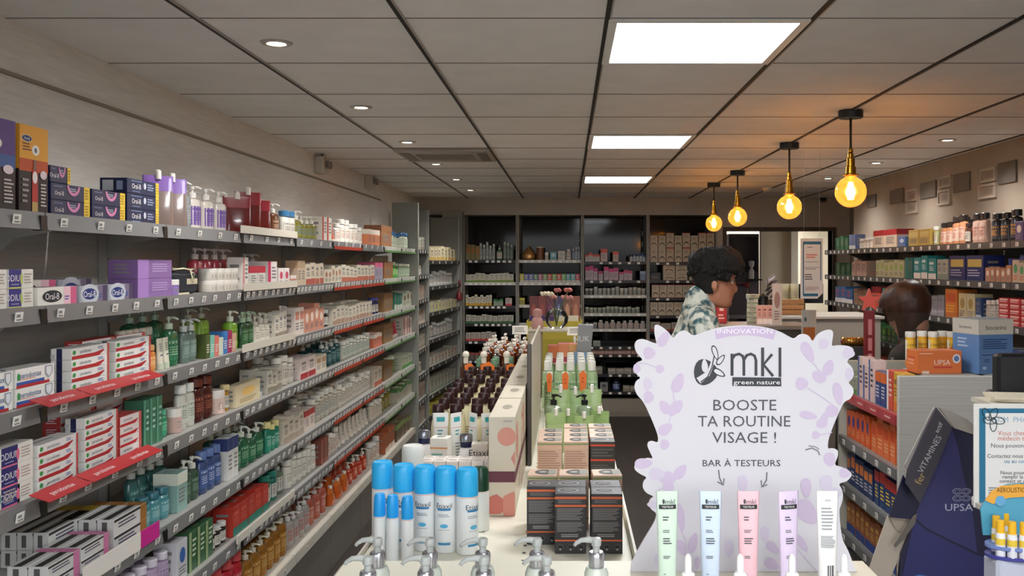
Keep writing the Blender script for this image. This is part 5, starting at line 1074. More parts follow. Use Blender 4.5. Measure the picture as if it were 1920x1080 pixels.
for k, z in enumerate(CZS):
    sh = obj('shelf', MB().box(CX0+.012,CX0+.3,CY0+.022,CY1-.002,z-.018,z,mat('8c8880',.5)), t)
    obj('price_rail', MB().box(CX0-.004,CX0+.012,CY0+.022,CY1-.002,z-.032,z+.006,mat('a8323a',.4) if k == 4 else M_rail), sh)
    if k < 4:
        for q in range(5): o = obj('price_label', TAG1, sh); o.rotation_euler.z = PI; o.location = (CX0-.0045, CY0+.08+.14*q, z-.014)
    else:
        for q in range(4):
            o = obj('price_label', MB().box(0,.001,-.05,.05,-.009,.012,mat('b83c44',.4)).box(.001,.0015,-.03,.03,-.002,.004,mat('e0b8b4',.5)), sh); o.rotation_euler.z = PI; o.location = (CX0-.0045, CY0+.1+.16*q, z-.013)
def Cr(k, a, b_, n, h, spec, desc, **kw):
    kw.setdefault('single', True)
    run((CX0+.018,CY1-.01-(CY1-CY0-.035)*a,CZS[k]), (CX0+.018,CY1-.01-(CY1-CY0-.035)*b_,CZS[k]), (1,0,0), -PI/2, n, h, spec, desc, 'counter unit %s shelf' % ['bottom','fourth','third','second','red edged top'][k], **kw)
Cr(4,.0,.2,3,.08,('B','98a088','5c8c4c',1),'sage carton',w=.04)
Cr(4,.22,.52,3,.15,('B','e0c4bc','5068a0',2,'3c3c50'),'pink white carton with blue side',d=.05)
Cr(4,.54,.72,2,.13,('B','24407c','d86a30',0,'d8d8dc'),'navy carton with orange head')
Cr(4,.73,.83,1,.15,('B','cc4c3c','e8e0dc',2,'e8d8d0'),'red and white carton')
Cr(4,.84,.98,2,.15,('B','d0a034','d87830',1,'8c5c20'),'amber yellow carton')
Cr(3,.0,.45,5,.13,('B','d85c28','4c3478',3,'e8a070'),'orange carton with violet spot')
Cr(3,.47,.98,5,.14,('B','e06c34','d04820',4,'f0b080'),'vivid orange carton')
Cr(2,.0,.5,6,.14,('B','2c3c68','d87c40',4,'c8c8d0'),'navy carton with orange print')
Cr(2,.52,.98,5,.15,('B','1c3c70','c03c3c',0,'e8c040'),'deep blue carton with red top')
Cr(1,.0,.98,11,.13,('B','9c5c34','30488c',1,'d8b060'),'rust and blue carton')
Cr(0,.0,.98,11,.14,('B','4c5058','a07838',3,'9ca0a8'),'dark grey carton')
# boxes standing on the counter unit
CT = CZ+.001
def f_upsa(w, d, h): return carton(w, d, h, 'cf6c32', [('l',.04,.84,.36,.9,'f0c8b0',1), ('t',.56,.5,.22,'UPSA','f0d4c4'), ('r',.36,.25,.78,.31,'c03430'), ('e',.88,.66,.09,.2,'d4d4d8'), ('e',.88,.66,.06,.13,'54709c'), ('r',.1,.0,.26,.12,'d8c0b0')], top=[('r',0,.3,1,.34,'a84c20')], left=[('l',.15,.3,.85,.6,'e8a080',2), ('r',.2,.65,.8,.7,'c03430')], side=[], name='medicine_carton')
f_upsa(.163,.10,.083).put((1761-VX)*3.36/F, 3.41, CT, .03, 'orange UPSA lettered carton on top of the grey woven panel')
def f_bio(w, d, h): return carton(w, d, h, '5a7ba8', [('r',0,.72,1,1,'c9c2b2'), ('t',.5,.85,.085,'biocanina','262a34'), ('l',.12,.44,.86,.64,'27406c',5), ('r',.08,.34,.74,.355,'27406c'), ('l',.15,.2,.35,.27,'2c4878',2), ('l',.45,.2,.65,.27,'2c4878',2), ('e',.16,.11,.06,.03,'9cb4d0'), ('e',.55,.11,.06,.03,'9cb4d0')], top=[('r',0,0,1,1,'8c96a4'), ('r',.0,.4,1,.45,'6c7684')], left=[('r',0,.72,1,1,'b8b2a4'), ('t',.5,.85,.06,'biocanina','30343c'), ('l',.2,.45,.6,.65,'a8b8cc',3)], name='medicine_carton')
f_bio(.150,.14,.198).put((1849-VX)*3.40/F, 3.43, CT, .28, 'blue and cream biocanina lettered carton beside the orange one')
def vit():
    b = MB().lathe([(0,0),(.0185,0),(.019,.002),(.019,.115),(0,.115)], mat('e3a72a',.3), 18)
    lb = MB().draw(cylmap(.019,.115,0,200), .06, .115, [('r',0,0,1,.22,'d85c28'), ('r',0,.22,1,.9,'e8bc38'), ('t',.5,.72,.08,'ACEROLA','5a3010'), ('l',.25,.5,.75,.62,'b02c28',2), ('r',.0,.22,.18,.9,'d8d0b8')], nu=6)
    c = MB().lathe([(0,.113),(.0195,.113),(.020,.116),(.020,.131),(.0185,.134),(0,.134)], mat('d8d4ca',.35), 18)
    return Tmpl('tablet_tube', 'tube', [('tube_body', b), ('label', lb), ('lid', c)])
vt = vit()
for i, (px, Y) in enumerate(((1707,3.62), (1729,3.66), (1750,3.62), (1767,3.66), (1785,3.62))):
    vt.put((px-VX)*Y/F, Y, CT+.0, R.uniform(-.3,.3), '%s yellow tablet tube with white lid from left behind the orange carton' % ORD[i], 'yellow tablet tubes')
b = MB(); w = .18; b.prism([(0,0),(w,0),(w,.10),(w*.75,.085),(.01,.012)], 0, .004, mat('d0702c',.45)).box(0,w,.004,.05,0,.004,mat('c4682c',.45)); o = obj('display_tray', b, None, ((1722-VX)*3.52/F, 3.50, CT+.0)); o.location.y = 3.53; tag(o, 'sloping orange cardboard display tray in front of the tablet tubes', 'display stand')
# red vertical stand and gold roll further left on the counter
p = at(1629, 655, 4.16); t = thing('promotional_stand', 'narrow dark red promotional stand with coral star top', 'display stand', (p.x, 4.155, 0))
b = MB().box(-.022,.022,-.012,.012,.0,1.44,mat('7a1c24',.4)); b.draw(plane_map((-.022,-.0125,1.15),(.044,0,0),(0,0,.28),(0,-1,0)), .044, .28, [('r',.3,.1,.7,.35,'c87c7c'), ('r',.3,.4,.7,.6,'c87c7c'), ('r',.3,.65,.7,.9,'c87c7c')]); obj('post', b, t)
st = [( (.055 if k % 2 == 0 else .024)*math.cos(PI/2+k*PI/5), 1.485+(.055 if k % 2 == 0 else .024)*math.sin(PI/2+k*PI/5)) for k in range(10)]; obj('star_top', MB().prism(st, -.004, .004, mat('e05848',.4)), t)
obj('foot', MB().lathe([(.07,0),(.07,.01),(.03,.014),(0,.014)], M_black, 20), t)
p = at(1601, 640, 4.3); b = MB().tube([(-.055,0,0),(.06,0,0)], .02, mat('b4843c',.25,.85), 18); 
for k in range(9): b.tube([(-.05+.0125*k,0,0),(-.046+.0125*k,0,0)], .0208, mat('8c5c24',.3,.8), 16)
t = thing('gold_ribbon_roll', 'shiny gold roll lying on the dark stand left of the red stand', 'roll', (p.x, 4.3, p.z)); obj('ribbon', b, t); obj('core', MB().tube([(-.058,0,0),(-.054,0,0)], .012, mat('7a2028',.5), 12), t)
b = MB().box(-.07,.07,-.045,.05,0,p.z-.021,mat('3a3a3a',.5),.004); o = obj('display_pedestal', b, None, (p.x, 4.31, 0)); tag(o, 'dark pedestal carrying the gold roll behind the sign', 'display stand')
# ================================================================ SERVICE COUNTER, DOORWAY AREA
t = thing('service_counter', 'white service counter below the hanging notice', 'counter', (0,0,0))
a0 = (1437-VX)*6.2/F; a1 = (1512-VX)*6.2/F
obj('body', MB().box(a0,a1+.5,6.2,6.75,0,1.28,mat('a9a399',.5),.004), t); obj('worktop', MB().box(a0-.02,a1+.52,6.18,6.77,1.28,1.30,mat('c0bab0',.4),.003), t)
WD = noisy('light_wood', '9c6c40', 'b08050', (2, 2, 40), .5)
b = MB(); x0 = (1463-VX)*6.35/F; x1 = (1508-VX)*6.35/F
for k in range(3): b.box(x0,x1,6.35,6.365,1.302+.036*k,1.334+.036*k,WD,.002)
b.box(x0,x0+.012,6.365,6.55,1.301,1.41,WD).box(x1-.012,x1,6.365,6.55,1.301,1.41,WD).box(x0,x1,6.55,6.565,1.301,1.41,WD).box(x0,x1,6.36,6.555,1.301,1.31,WD); o = obj('wooden_crate', b); tag(o, 'slatted wooden crate on the service counter', 'crate')
for i in range(4):
    q = i % 2; z0 = 1.311+.055*(i//2)+(.05 if 1 else 0)
    T = tm(('J','c4bc98','ccc8a8'), .062, .10, .062); T.put(x0+.05+.068*q, 6.44, 1.311+.101*(i//2), 0, '%s pale yellow pot in the wooden crate, %s' % (['left','right'][q], ['below','stacked above'][i//2]), 'pale yellow pots in the crate')
b = MB().box(-.05,.05,-.07,.07,0,.05,mat('7c6438',.6),.004); o = obj('wooden_box', b, None, ((1442-VX)*6.9/F, 6.9, 1.27)); o.location = (1.385, 6.45, 1.301); tag(o, 'low olive wooden box left of the slatted crate', 'box')
t = thing('potted_plant', 'small dark plant in a pot at the doorway side of the counter', 'plant', (1.39, 6.44, 1.352))
obj('pot', MB().lathe([(0,0),(.03,0),(.038,.05),(.034,.052),(0,.05)], mat('4c3c34',.5), 16), t)
for k in range(12):
    a = k*2.4; rr = .035+.03*(k % 3)/2; z_ = .09+.012*k; c = ['3c302c','2c2824','8c8490'][k % 3] if k < 9 else 'c4bcc8'
    f = MB(); f.prism([(-.003,0),(0,-.0),(.012,.03),(0,.06),(-.012,.03)], -.001, .001, mat(c,.6)); o = obj('leaf', f, t, (rr*.4*math.cos(a), rr*.4*math.sin(a), z_-.03)); o.rotation_euler = (math.sin(a)*.9, math.cos(a)*1.0, a)
obj('stem', MB().tube([(0,0,.05),(.006,0,.12),(-.004,0,.2)], .003, mat('4c3c34',.6), 6), t)
# hanging notice
YH = 4.9; pa = at(1501, 447, YH); pb = at(1543, 560, YH); w = pb.x-pa.x; h = pa.z-pb.z
t = thing('hanging_notice', 'tall white and teal notice hanging from the ceiling near the pendants', 'notice', ((pa.x+pb.x)/2, YH, pb.z))
b = MB().prism([(-w/2,0),(w/2-.03,0),(w/2,.03),(w/2,h),(-w/2,h)], 0, .003, mat('d8d8d4',.35)); b.draw(plane_map((-w/2,0,0),(w,0,0),(0,0,h),(0,-1,0)), w, h, [('r',.12,.9,.92,.95,'1c6488'), ('r',.12,.04,.78,.085,'1c6488'), ('r',.1,.06,.15,.93,'1c6488'), ('r',.88,.3,.92,.93,'1c6488'), ('l',.3,.84,.62,.86,'4c5c74',1), ('l',.25,.66,.75,.74,'d06858',2), ('l',.2,.6,.82,.615,'4c4c50',1), ('r',.15,.515,.88,.523,'8c9094'), ('l',.2,.48,.82,.5,'4c4c50',1), ('l',.18,.3,.55,.41,'4c4c50',3), ('l',.2,.13,.8,.2,'b08c84',3)])
obj('board', b, t); obj('hanging_line', MB().tube([(-w*.35,.001,h),(-w*.35,.001,CH-pb.z)], .0005, mat('c8c8c4',.4), 5), t); obj('hanging_line', MB().tube([(w*.35,.001,h),(w*.35,.001,CH-pb.z)], .0005, mat('c8c8c4',.4), 5), t)
# orange poster stand, monitor, staff room fridge, fan, fire box, small boxes on the counter
YO = 5.2; pa = at(1503, 581, YO); x0 = pa.x; w = (1530-VX)*YO/F-x0
t = thing('poster_stand', 'white framed orange poster stand behind the tester sign', 'sign', (x0+w/2, YO, 0))
b = MB().box(-w/2,w/2,-.004,.004,.95,pa.z,mat('c8c2b6',.4)); b.draw(plane_map((-w/2,-.0045,.95),(w,0,0),(0,0,pa.z-.95),(0,-1,0)), w, pa.z-.95, [('r',.1,.1,.92,.78,'c06a24'), ('r',.45,.3,.88,.6,'a84428'), ('e',.25,.88,.1,.03,'5c6c70')]); obj('poster', b, t)
obj('pole', MB().tube([(0,0,.02),(0,0,.95)], .01, M_upr, 10), t); obj('foot', MB().lathe([(.12,0),(.12,.012),(.01,.02),(0,.02)], M_upr, 24), t)
x0 = (1487-VX)*10.6/F; x1 = (1503-VX)*10.6/F
b = MB().box(x0,x1+.25,10.6,10.63,1.20,1.42,M_black,.004).box(x0+.1,x0+.14,10.6,10.63,.9,1.2,M_black).box(x0-.02,x0+.3,10.5,10.75,.86,.9,mat('8a8478',.5)).box(x0+.02,x0+.26,10.52,10.72,0,.86,mat('8a8478',.5)); t = thing('monitor_desk', 'black screen on a narrow desk inside the doorway', 'desk', (0,0,0)); obj('desk_and_screen', b, t)
b = MB(); xa_, xb_ = (1367-VX)*10.7/F, (1424-VX)*10.7/F
t = thing('medicine_cabinet', 'dark glass fronted cabinet inside the staff doorway', 'cabinet', (0,0,0))
obj('cabinet_body', MB().box(xa_,xb_,10.72,11.2,0,1.45,mat('544c54',.4),.004).box(xa_,xb_,10.72,11.2,1.45,2.0,mat('38323a',.4),.004), t)
obj('door', MB().box(xa_+.1,xb_-.02,10.69,10.715,.1,1.02,mat('1e1c22',.15),.003), t); obj('door', MB().box(xa_+.02,xb_-.02,10.69,10.715,1.56,1.96,mat('242028',.15),.003), t); obj('counter_top', MB().box(xa_,xb_+.01,10.66,10.72,1.02,1.06,mat('8a8488',.4)), t)
obj('shelf', MB().box(xb_-.16,xb_,10.55,10.69,1.46,1.48,M_black), t)
o = obj('white_bottle', MB().lathe([(0,0),(.03,0),(.032,.09),(.012,.12),(.03,.15),(.034,.2),(0,.21)], mat('c0bcbc',.4), 16), None, ((1409-VX)*10.62/F, 10.62, 1.481)); tag(o, 'white dispenser bottle on the small black shelf in the doorway', 'bottle')
b = MB().ball((0,0,0),.035,mat('8c2c30',.4),12,8).tube([(-.12,0,0),(-.03,0,0)],.012,mat('5c2c34',.4),8).tube([(0,0,-.034),(0,0,-.35)],.008,M_upr,8); o = obj('red_desk_lamp', b, None, ((1401-VX)*10.62/F, 10.62, 1.41)); b2 = MB(); tag(o, 'small red headed lamp on a stem inside the doorway', 'lamp')
p = at(1352, 592, 6.4); b = MB().box(-.035,.035,-.02,.02,0,.20,mat('a82824',.4),.004); b.draw(front(.07,.04,.20), .07, .2, [('r',.3,.4,.7,.75,'e0b4a4'), ('l',.2,.1,.8,.3,'e0b4a4',2)]); o = obj('red_leaflet_box', b, None, (p.x, 6.4, 1.27)); o.location.y = 5.95; o.location.x = (1352-VX)*5.95/F; o.location.z = 1.269; tag(o, 'red leaflet box with white marks just right of the man', 'box')
t = thing('side_counter', 'low dim counter beside the man, behind the tester sign', 'counter', (0,0,0)); obj('body', MB().box(.95,1.50,5.75,6.12,0,1.24,mat('5c5248',.5),.004), t); obj('worktop', MB().box(.93,1.52,5.73,6.14,1.24,1.268,mat('7c7064',.4),.003), t)
for i in range(4):
    x = (1425+i*10-VX)*5.85/F; tm(('B','d8a090','e8d4c8',1,'a06058'), .033, .12, .03).put(x, 5.87, 1.269, 0, '%s small salmon carton from left on the side counter' % ORD[i], 'small salmon cartons')
for i in range(6): tm(('B','b8b49c','7c8464',1), .07, .03, .05).put((1412-VX)*6.0/F, 6.02, 1.269+.031*i, R.uniform(-.3,.3), 'pale green box, %s in the leaning pile on side counter' % (ORD[i]+' from bottom'), 'leaning pile of pale boxes')
b = MB().box(-.03,.03,-.002,.002,0,.26,mat('c8b8ac',.4)); b.draw(plane_map((-.03,-.002,0),(.06,0,0),(0,0,.26),(0,-1,0)), .06, .26, [('e',.5,.6,.3,.2,'a0786c'), ('l',.2,.1,.8,.35,'8c7468',4)]); b.box(-.03,.03,.002,.08,0,.004,mat('c8b8ac',.4)); o = obj('leaflet_card', b, None, ((1457-VX)*5.76/F, 5.76, 1.269)); tag(o, 'narrow upright pinkish card on the side counter edge', 'card')
o = obj('black_pot', MB().lathe([(0,0),(.035,0),(.04,.02),(.04,.1),(.03,.12),(.034,.17),(0,.19)], M_black, 16), None, ((1431-VX)*6.02/F, 6.02, 1.269)); tag(o, 'dark rounded pot beside the leaning pile of pale boxes', 'pot')
p = at(1305, 540, 9.2); t = thing('hand_sign', 'white hand shaped display on a pole behind the man', 'display stand', (p.x-.0, 9.2, 0))
b = MB().box(-.03,.03,-.01,.01,1.05,1.42,mat('b4aa9c',.5),.004); obj('board', b, t); obj('pole', MB().tube([(0,0,.02),(0,0,1.05)], .012, M_upr, 8), t); obj('foot', MB().lathe([(.12,0),(.12,.012),(.01,.02),(0,.02)], M_upr, 20), t); obj('red_marker', MB().lathe([(.018,1.42),(.026,1.46),(.012,1.56),(.008,1.66),(0,1.67)], mat('b03438',.4), 14), t)
for k in range(4): obj('finger', MB().tube([(-.03,0,1.3-.02*k),(-.11,0,1.31-.02*k)], .008, mat('c0b8a8',.5), 8), t)
o = obj('hanging_bell', MB().lathe([(0,-.14),(.03,-.13),(.04,-.10),(.03,-.06),(.012,-.03),(.01,.0),(.02,.03),(.012,.08),(0,.09)], mat('7c2c30',.35), 16), None, (bx(862)+.02, 9.78, zz(540,9.8))); tag(o, 'dark red hanging ornament on the back left corner panel', 'ornament')
# ================================================================ RIGHT FOREGROUND: UPSA STAND, NOTICE, LIP CARE DISPLAY, SCREEN
YU = 2.55
def U(px, py, Y=YU): p = at(px, py, Y); return (p.x, p.z)
def up(pts, Y=YU): return [U(*q, Y) for q in pts]
NAVY = mat('1b1d40', .35); t = thing('cardboard_display', 'navy blue UPSA cardboard floor stand on the right', 'display stand', (0, YU, 0))
base = [(1726,850),(1750,815),(1783,800),(1828,815),(1828,960),(1850,1000),(1862,1080)]
fx = lambda y: 1783-(y-800)*.0
pts = [(1784,799),(1826,812),(1830,950),(1860,960)]+[(1860,1085)]; pl_ = up(pts)
k1 = (U(1860,1085)[0], .0); k2 = (U(1640,1300)[0], .0)
obj('panel', MB().prism([U(1784,799),U(1828,815),U(1831,950),U(1858,952),U(1862,1090),(U(1862,1090)[0],.02),(U(1655,1090)[0]-.03,.02),U(1690,1040),U(1722,960),U(1745,900)], 0, .012, NAVY), t)
sw = MB()
for pp, cc_ in (([(1783,801),(1722,943),(1716,970),(1738,990),(1786,1014),(1832,1036),(1824,965),(1806,890),(1795,835)],'34356a'), ([(1714,976),(1738,995),(1786,1019),(1832,1041),(1858,1048),(1861,1088),(1690,1088)],'2d2e68'), ([(1706,1088),(1710,1081),(1724,1077),(1740,1080),(1746,1088)],'3c78b8')):
    q_ = [U(*c) for c in pp]; sw.add([Vector((x,-.0005-.0001*len(sw.f),z)) for x, z in q_], [tuple(range(len(q_)))], mat(cc_,.35))
obj('lit_wave_print', sw, t)  # light on the panel is put into the printed wave's paler colours
lt = MB(); vs, fs, w_ = text_geo('UPSA'); c0 = U(1798,951); lt.add([Vector((c0[0]+x*.0205*1.15,-.0009,c0[1]+y*.0195)) for x, y in vs], fs, mat('c8cae0',.4))
for dx in (-1,1):
    for dz in (0,1):
        cxx, czz = U(1803+dx*8, 921+dz*13)
        for rr_, cc in ((.0135,'b4b8d4'), (.0115,'2a2b58'), (.008,'8c90b8'), (.006,'2a2b58')):
            lt.add([Vector((cxx+rr_*math.cos(2*PI*i/18), -.001-(.0135-rr_)*.05, czz+rr_*.62*math.sin(2*PI*i/18))) for i in range(18)], [tuple(range(17,-1,-1))][:1] if 0 else [tuple(range(18))], mat(cc,.4))
obj('lettering', lt, t)
hd = MB(); hp = [U(1753,763,2.5),U(1783,800,2.5),U(1755,870,2.5),U(1722,942,2.5),U(1696,905,2.5),U(1700,880,2.5),U(1728,815,2.5)]
hd.prism(hp, -.06, -.052, mat('3f3c46',.4)); cA = U(1735,862,2.5)
sh = math.radians(62)
def htx(s, cx_, cy_, hgt, col): 
    vs, fs, w_ = text_geo(s); c = U(cx_, cy_, 2.5); hd.add([Vector((c[0]+(x*math.cos(sh)-y*math.sin(sh))*hgt, -.0606, c[1]+(x*math.sin(sh)+y*math.cos(sh))*hgt)) for x, y in vs], fs, mat(col,.4))
htx('VITAMINES', 1740, 850, .016, 'b8b4b8'); htx('fer', 1722, 895, .02, 'b89c60'); htx('actif', 1757, 800, .012, 'c8c4c8')
obj('header_card', hd, t)
obj('header_back', MB().prism([U(1755,762,2.56),U(1775,768,2.56),U(1805,782,2.56),U(1825,800,2.56),U(1828,815,2.56),U(1783,800,2.56)], -.012, -.004, mat('b0aaa0',.5)), t)
obj('header_edge', MB().prism([U(1748,770,2.5),U(1754,764,2.5),U(1722,838,2.5),U(1700,880,2.5),U(1696,872,2.5),U(1718,830,2.5)], -.05, -.044, mat('a09a94',.5)), t)
sd = MB(); sd.prism([U(1692,890),U(1722,944),U(1708,972),U(1666,968)], -.01, -.002, mat('16183a',.4)); obj('side_flap', sd, t)
fo = MB(); fm = mat('c0b4a4',.6)
fo.prism([U(1722,940),U(1726,955),U(1700,1020),U(1672,1090),(U(1672,1090)[0]-.02,.02),(U(1610,1090)[0]-.03,.02),U(1630,1080),U(1668,970),U(1700,975)], .014, .020, fm)
fo.prism([U(1668,968),U(1700,975),U(1692,1000),U(1680,992)], .006, .012, mat('a89c8c',.6)); obj('folded_carton', fo, t)
obj('crumpled_leaflet', MB().prism([U(1708,965),U(1716,960),U(1712,980),U(1690,1010),U(1676,1024),U(1672,1020),U(1690,995)], -.014, -.011, mat('6c645c',.5)), t)
obj('back_panel', MB().box(U(1760,1090)[0],U(1850,1090)[0],.16,.17,.02,1.1,mat('1c2044',.4)), t); obj('base', MB().box(U(1655,1090)[0]-.04,U(1865,1090)[0],-.02,.22,0,.02,mat('1c2044',.4)), t)
# cream cards and black screen above the notice
YS2 = 2.45; pa = at(1871, 664, YS2); pb = at(1990, 757, YS2)
t = thing('black_screen', 'back of a black till screen at the right picture edge', 'monitor', ((pa.x+pb.x)/2, YS2, 0)); hw = (pb.x-pa.x)/2
obj('screen_back', MB().box(-hw,hw,0,.04,pb.z,pa.z,mat('131216',.4),.008), t); obj('neck', MB().box(-.03,.03,.01,.03,1.0,pb.z,M_black), t); obj('clamp', MB().box(-hw-.02,-hw+.0,.0,.03,pb.z,pb.z+.035,M_black,.004), t)
obj('stand_pole', MB().tube([(0,.02,.02),(0,.02,1.0)], .02, M_black, 12), t); obj('foot', MB().box(-.12,.12,-.02,.06,0,.02,M_black,.004), t)
YN = 2.2; p0 = at(1826, 757, YN); p1 = at(2005, 952, YN); w = p1.x-p0.x; h = p0.z-p1.z
t = thing('notice_board', 'white notice with teal border and flower drawing at right edge', 'notice', (p0.x+w/2, YN, p1.z))
b = MB().box(-w/2,w/2,0,.004,0,h,mat('ece9e2',.35),.001)
b.draw(plane_map((-w/2,-.0002,0),(w,0,0),(0,0,h),(0,-1,0)), w, h, [('r',.055,.05,.945,.955,'21759a'), ('r',.12,.09,.88,.91,'f0efec'), ('t',.52,.85,.05,'SCM  PHARMACIE','8cb4cc'), ('t',.5,.72,.045,'Vous cherchez un','d0705c'), ('t',.5,.67,.045,'médecin traitant ?','d0705c'), ('t',.5,.60,.04,'Nous pouvons vous aider','34363c'), ('t',.5,.50,.038,'Contactez nous par téléphone','34363c'), ('t',.5,.45,.038,'ou au comptoir','2f7ca8'), ('t',.5,.34,.036,'Nous pouvons aussi','34363c'), ('t',.5,.30,.036,'remplir la fiche de','34363c'), ('t',.5,.26,.036,'contact et confirmer','34363c'), ('l',.15,.11,.85,.2,'8c8c8c',4)])
for cx_, cz_, an in ((.20,.90,60),(.16,.84,170),(.25,.84,-10),(.2,.8,-90),(.13,.9,120)):
    a = math.radians(an); pts = [Vector((-w/2+w*cx_+.016*math.cos(q)*math.cos(a)-.008*math.sin(q)*math.sin(a), -.003, h*cz_+.016*math.cos(q)*math.sin(a)+.008*math.sin(q)*math.cos(a))) for q in [2*PI*i/14 for i in range(15)]]
    b.tube(pts, .0009, mat('2a4450',.4), 4, False)
obj('board', b, t); obj('pole', MB().tube([(0,.008,-p1.z+.02),(0,.008,h*.5)], .009, mat('c8c4bc',.4), 10), t); obj('foot', MB().lathe([(.11,0),(.11,.012),(.01,.02),(0,.02)], mat('c8c4bc',.4), 24), t)
t.children[-1].location.z = -p1.z
for i in range(2):
    p = at(1905, 745-i*5, 2.32); b = MB().box(-.1,.1,-.05,.05,0,.006,mat('d8cdb4',.5)); o = obj('paper_stack', b, None, (p.x+.05, 2.35, EH-(756-VY)*2.3/F+.007*i), -.3+.15*i); tag(o, ['lower','upper'][i]+' sheet of the cream paper pile above the teal notice', 'paper')
zpap = EH-(756-VY)*2.3/F
o = obj('paper_tray', MB().box(-.12,.12,-.06,.07,-.012,-.001,mat('c8c0b0',.5)).tube([(.05,.02,-.012),(.05,.02,-zpap)], .01, mat('c8c0b0',.5), 8), None, (at(1905,745,2.32).x+.05, 2.35, zpap)); tag(o, 'cream tray on a post holding the paper pile', 'tray')
# lip care display bottom right
YL = 1.75
def UL(px, py): return at(px, py, YL)
t = thing('lip_care_display', 'blue counter display with orange header holding yellow capped sticks', 'display stand', (UL(1925,1000).x, YL, 0)); ox = UL(1925,1000).x
bk = MB(); P = lambda px, py: (UL(px,py).x-ox, UL(px,py).z)
bk.prism([P(1857,1012),P(1852,962),P(1862,945),P(1880,925),P(1905,915),P(1935,913),P(1965,917),P(1990,930),P(1998,1012)], .03, .034, mat('4f9cb8',.35))
bk.prism([P(1860,945),P(1872,928),P(1890,918),P(1925,914),P(1960,918),P(1985,930),P(1985,945),P(1940,938),P(1905,940),P(1874,952)], .027, .0295, mat('e0a23a',.35))
vs, fs, w_ = text_geo('AEROLISTIC'); c0 = P(1908,925); bk.add([Vector((c0[0]+x*.0072,.0265,c0[1]+y*.009)) for x, y in vs], fs, mat('4a3418',.4))
c0 = P(1888,946); bk.add([Vector((c0[0]+.010*math.cos(2*PI*i/20),.0262,c0[1]+.010*math.sin(2*PI*i/20))) for i in range(20)], [tuple(range(20))], mat('5f9fc8',.4)); obj('header_card', bk, t)
zb = UL(1900,1040).z
for j, (z, ry_) in enumerate(((UL(1900,1022).z, .5), (zb, .5))):
    c = MB().lathe([(0,z-.004),(.075,z-.004),(.078,z-.002),(.078,z+.004),(.072,z+.002),(0,z+.002)], mat('3a3c8c' if j else '6c80b8',.3), 36, sy=.5, c=(0,.0)); obj('tray', c, t)
obj('pedestal', MB().box(-.07,.072,-.03,.03,.02,zb-.004,mat('b8bccc',.4),.006), t); obj('foot', MB().box(-.1,.1,-.08,.08,0,.02,mat('b8bccc',.4),.004), t)
lipT = Tmpl('lip_care_stick', 'lip balm', [('stick_body', MB().lathe([(0,0),(.0085,0),(.009,.002),(.009,.022)], mat('dcdce4',.3), 14).lathe([(.009,.022),(.009,.034)], mat('e0c040',.3), 14).lathe([(.009,.034),(.0085,.044),(0,.044)], mat('e4e4e8',.3), 14)), ('cap', MB().lathe([(0,.043),(.0072,.043),(.0075,.046),(.0072,.066),(.006,.0675),(0,.0675)], mat('eab424',.3), 14))])
for i, (px, py, Y) in enumerate(((1868,960,1.765), (1885,958,1.785), (1876,968,1.735), (1898,970,1.725), (1920,972,1.72))):
    lipT.put((px-VX)*Y/F, Y, zb+.0025, 0, '%s yellow capped lip care stick from left in the blue display' % ORD[i], 'yellow capped lip care sticks')
# ================================================================ PEOPLE
def cone(b, p, q, r1, r2, m, seg=12):
    p, q = Vector(p), Vector(q); b.tube([p, q], [r1, r2], m, seg); b.ball(p, r1, m, seg, 8); b.ball(q, r2, m, seg, 8)
def limb(b, pts, m):
    for (p, r1), (q, r2) in zip(pts, pts[1:]): cone(b, p, q, r1, r2, m)
HR = [(-.118,.062,.030,.020),(-.108,.080,-.0,.040),(-.09,.086,-.03,.052),(-.07,.086,-.052,.059),(-.045,.088,-.07,.064),(-.015,.090,-.085,.068),(.012,.086,-.094,.0725),(.03,.092,-.097,.074),(.055,.092,-.099,.075),(.08,.082,-.094,.071),(.1,.062,-.08,.06),(.115,.035,-.055,.04),(.123,.0,-.02,.008)]
def head_pts(z, a, grow=0.):
    for i in range(len(HR)-1):
        if z <= HR[i+1][0]: break
    z0, z1 = HR[i][0], HR[i+1][0]; u = max(0, min(1, (z-z0)/(z1-z0))); f, bk_, w_ = [HR[i][j]+(HR[i+1][j]-HR[i][j])*u for j in (1,2,3)]
    cy = (f+bk_)/2; ry_ = (f-bk_)/2+grow; w_ += grow; x = w_*math.copysign(abs(math.sin(a))**.9, math.sin(a)); y = cy+ry_*math.cos(a)
    if not grow and math.cos(a) > .5:
        if -.04 < z < .022: y += .024*max(0, 1-abs(x)/.014)*max(0, 1-abs(z+.026)/.05)**.7          # nose
        if abs(z+.058) < .014: y += .006*max(0, 1-abs(x)/.026)                              # lips
        y -= .008*max(0, 1-abs(abs(x)-.031)/.017)*max(0, 1-abs(z-.008)/.015)                 # eye sockets
        y += .004*max(0, 1-abs(abs(x)-.03)/.025)*max(0, 1-abs(z-.03)/.012)
        if z < -.09: y += .006*max(0, 1-abs(x)/.02)
    return x, y
def head_mesh(b, m):
    seg, n = 48, 46; vs = []; fs = []
    for i in range(n+1):
        z = -.118+.241*i/n
        for k in range(seg): x, y = head_pts(z, 2*PI*k/seg); vs.append((x, y, z))
    for i in range(n):
        for k in range(seg): j = (k+1) % seg; fs.append((i*seg+k, (i+1)*seg+k, (i+1)*seg+j, i*seg+j))
    b.add(vs, fs+[tuple(range(seg)), tuple(range((n+1)*seg-1, n*seg-1, -1))], m, True)
    for s in (-1, 1): b.ball((s*.078,-.012,-.01), .03, m, 12, 8, (.3,.55,1.05)); b.ball((s*.076,-.005,-.034), .012, m, 8, 6, (.5,.8,1))
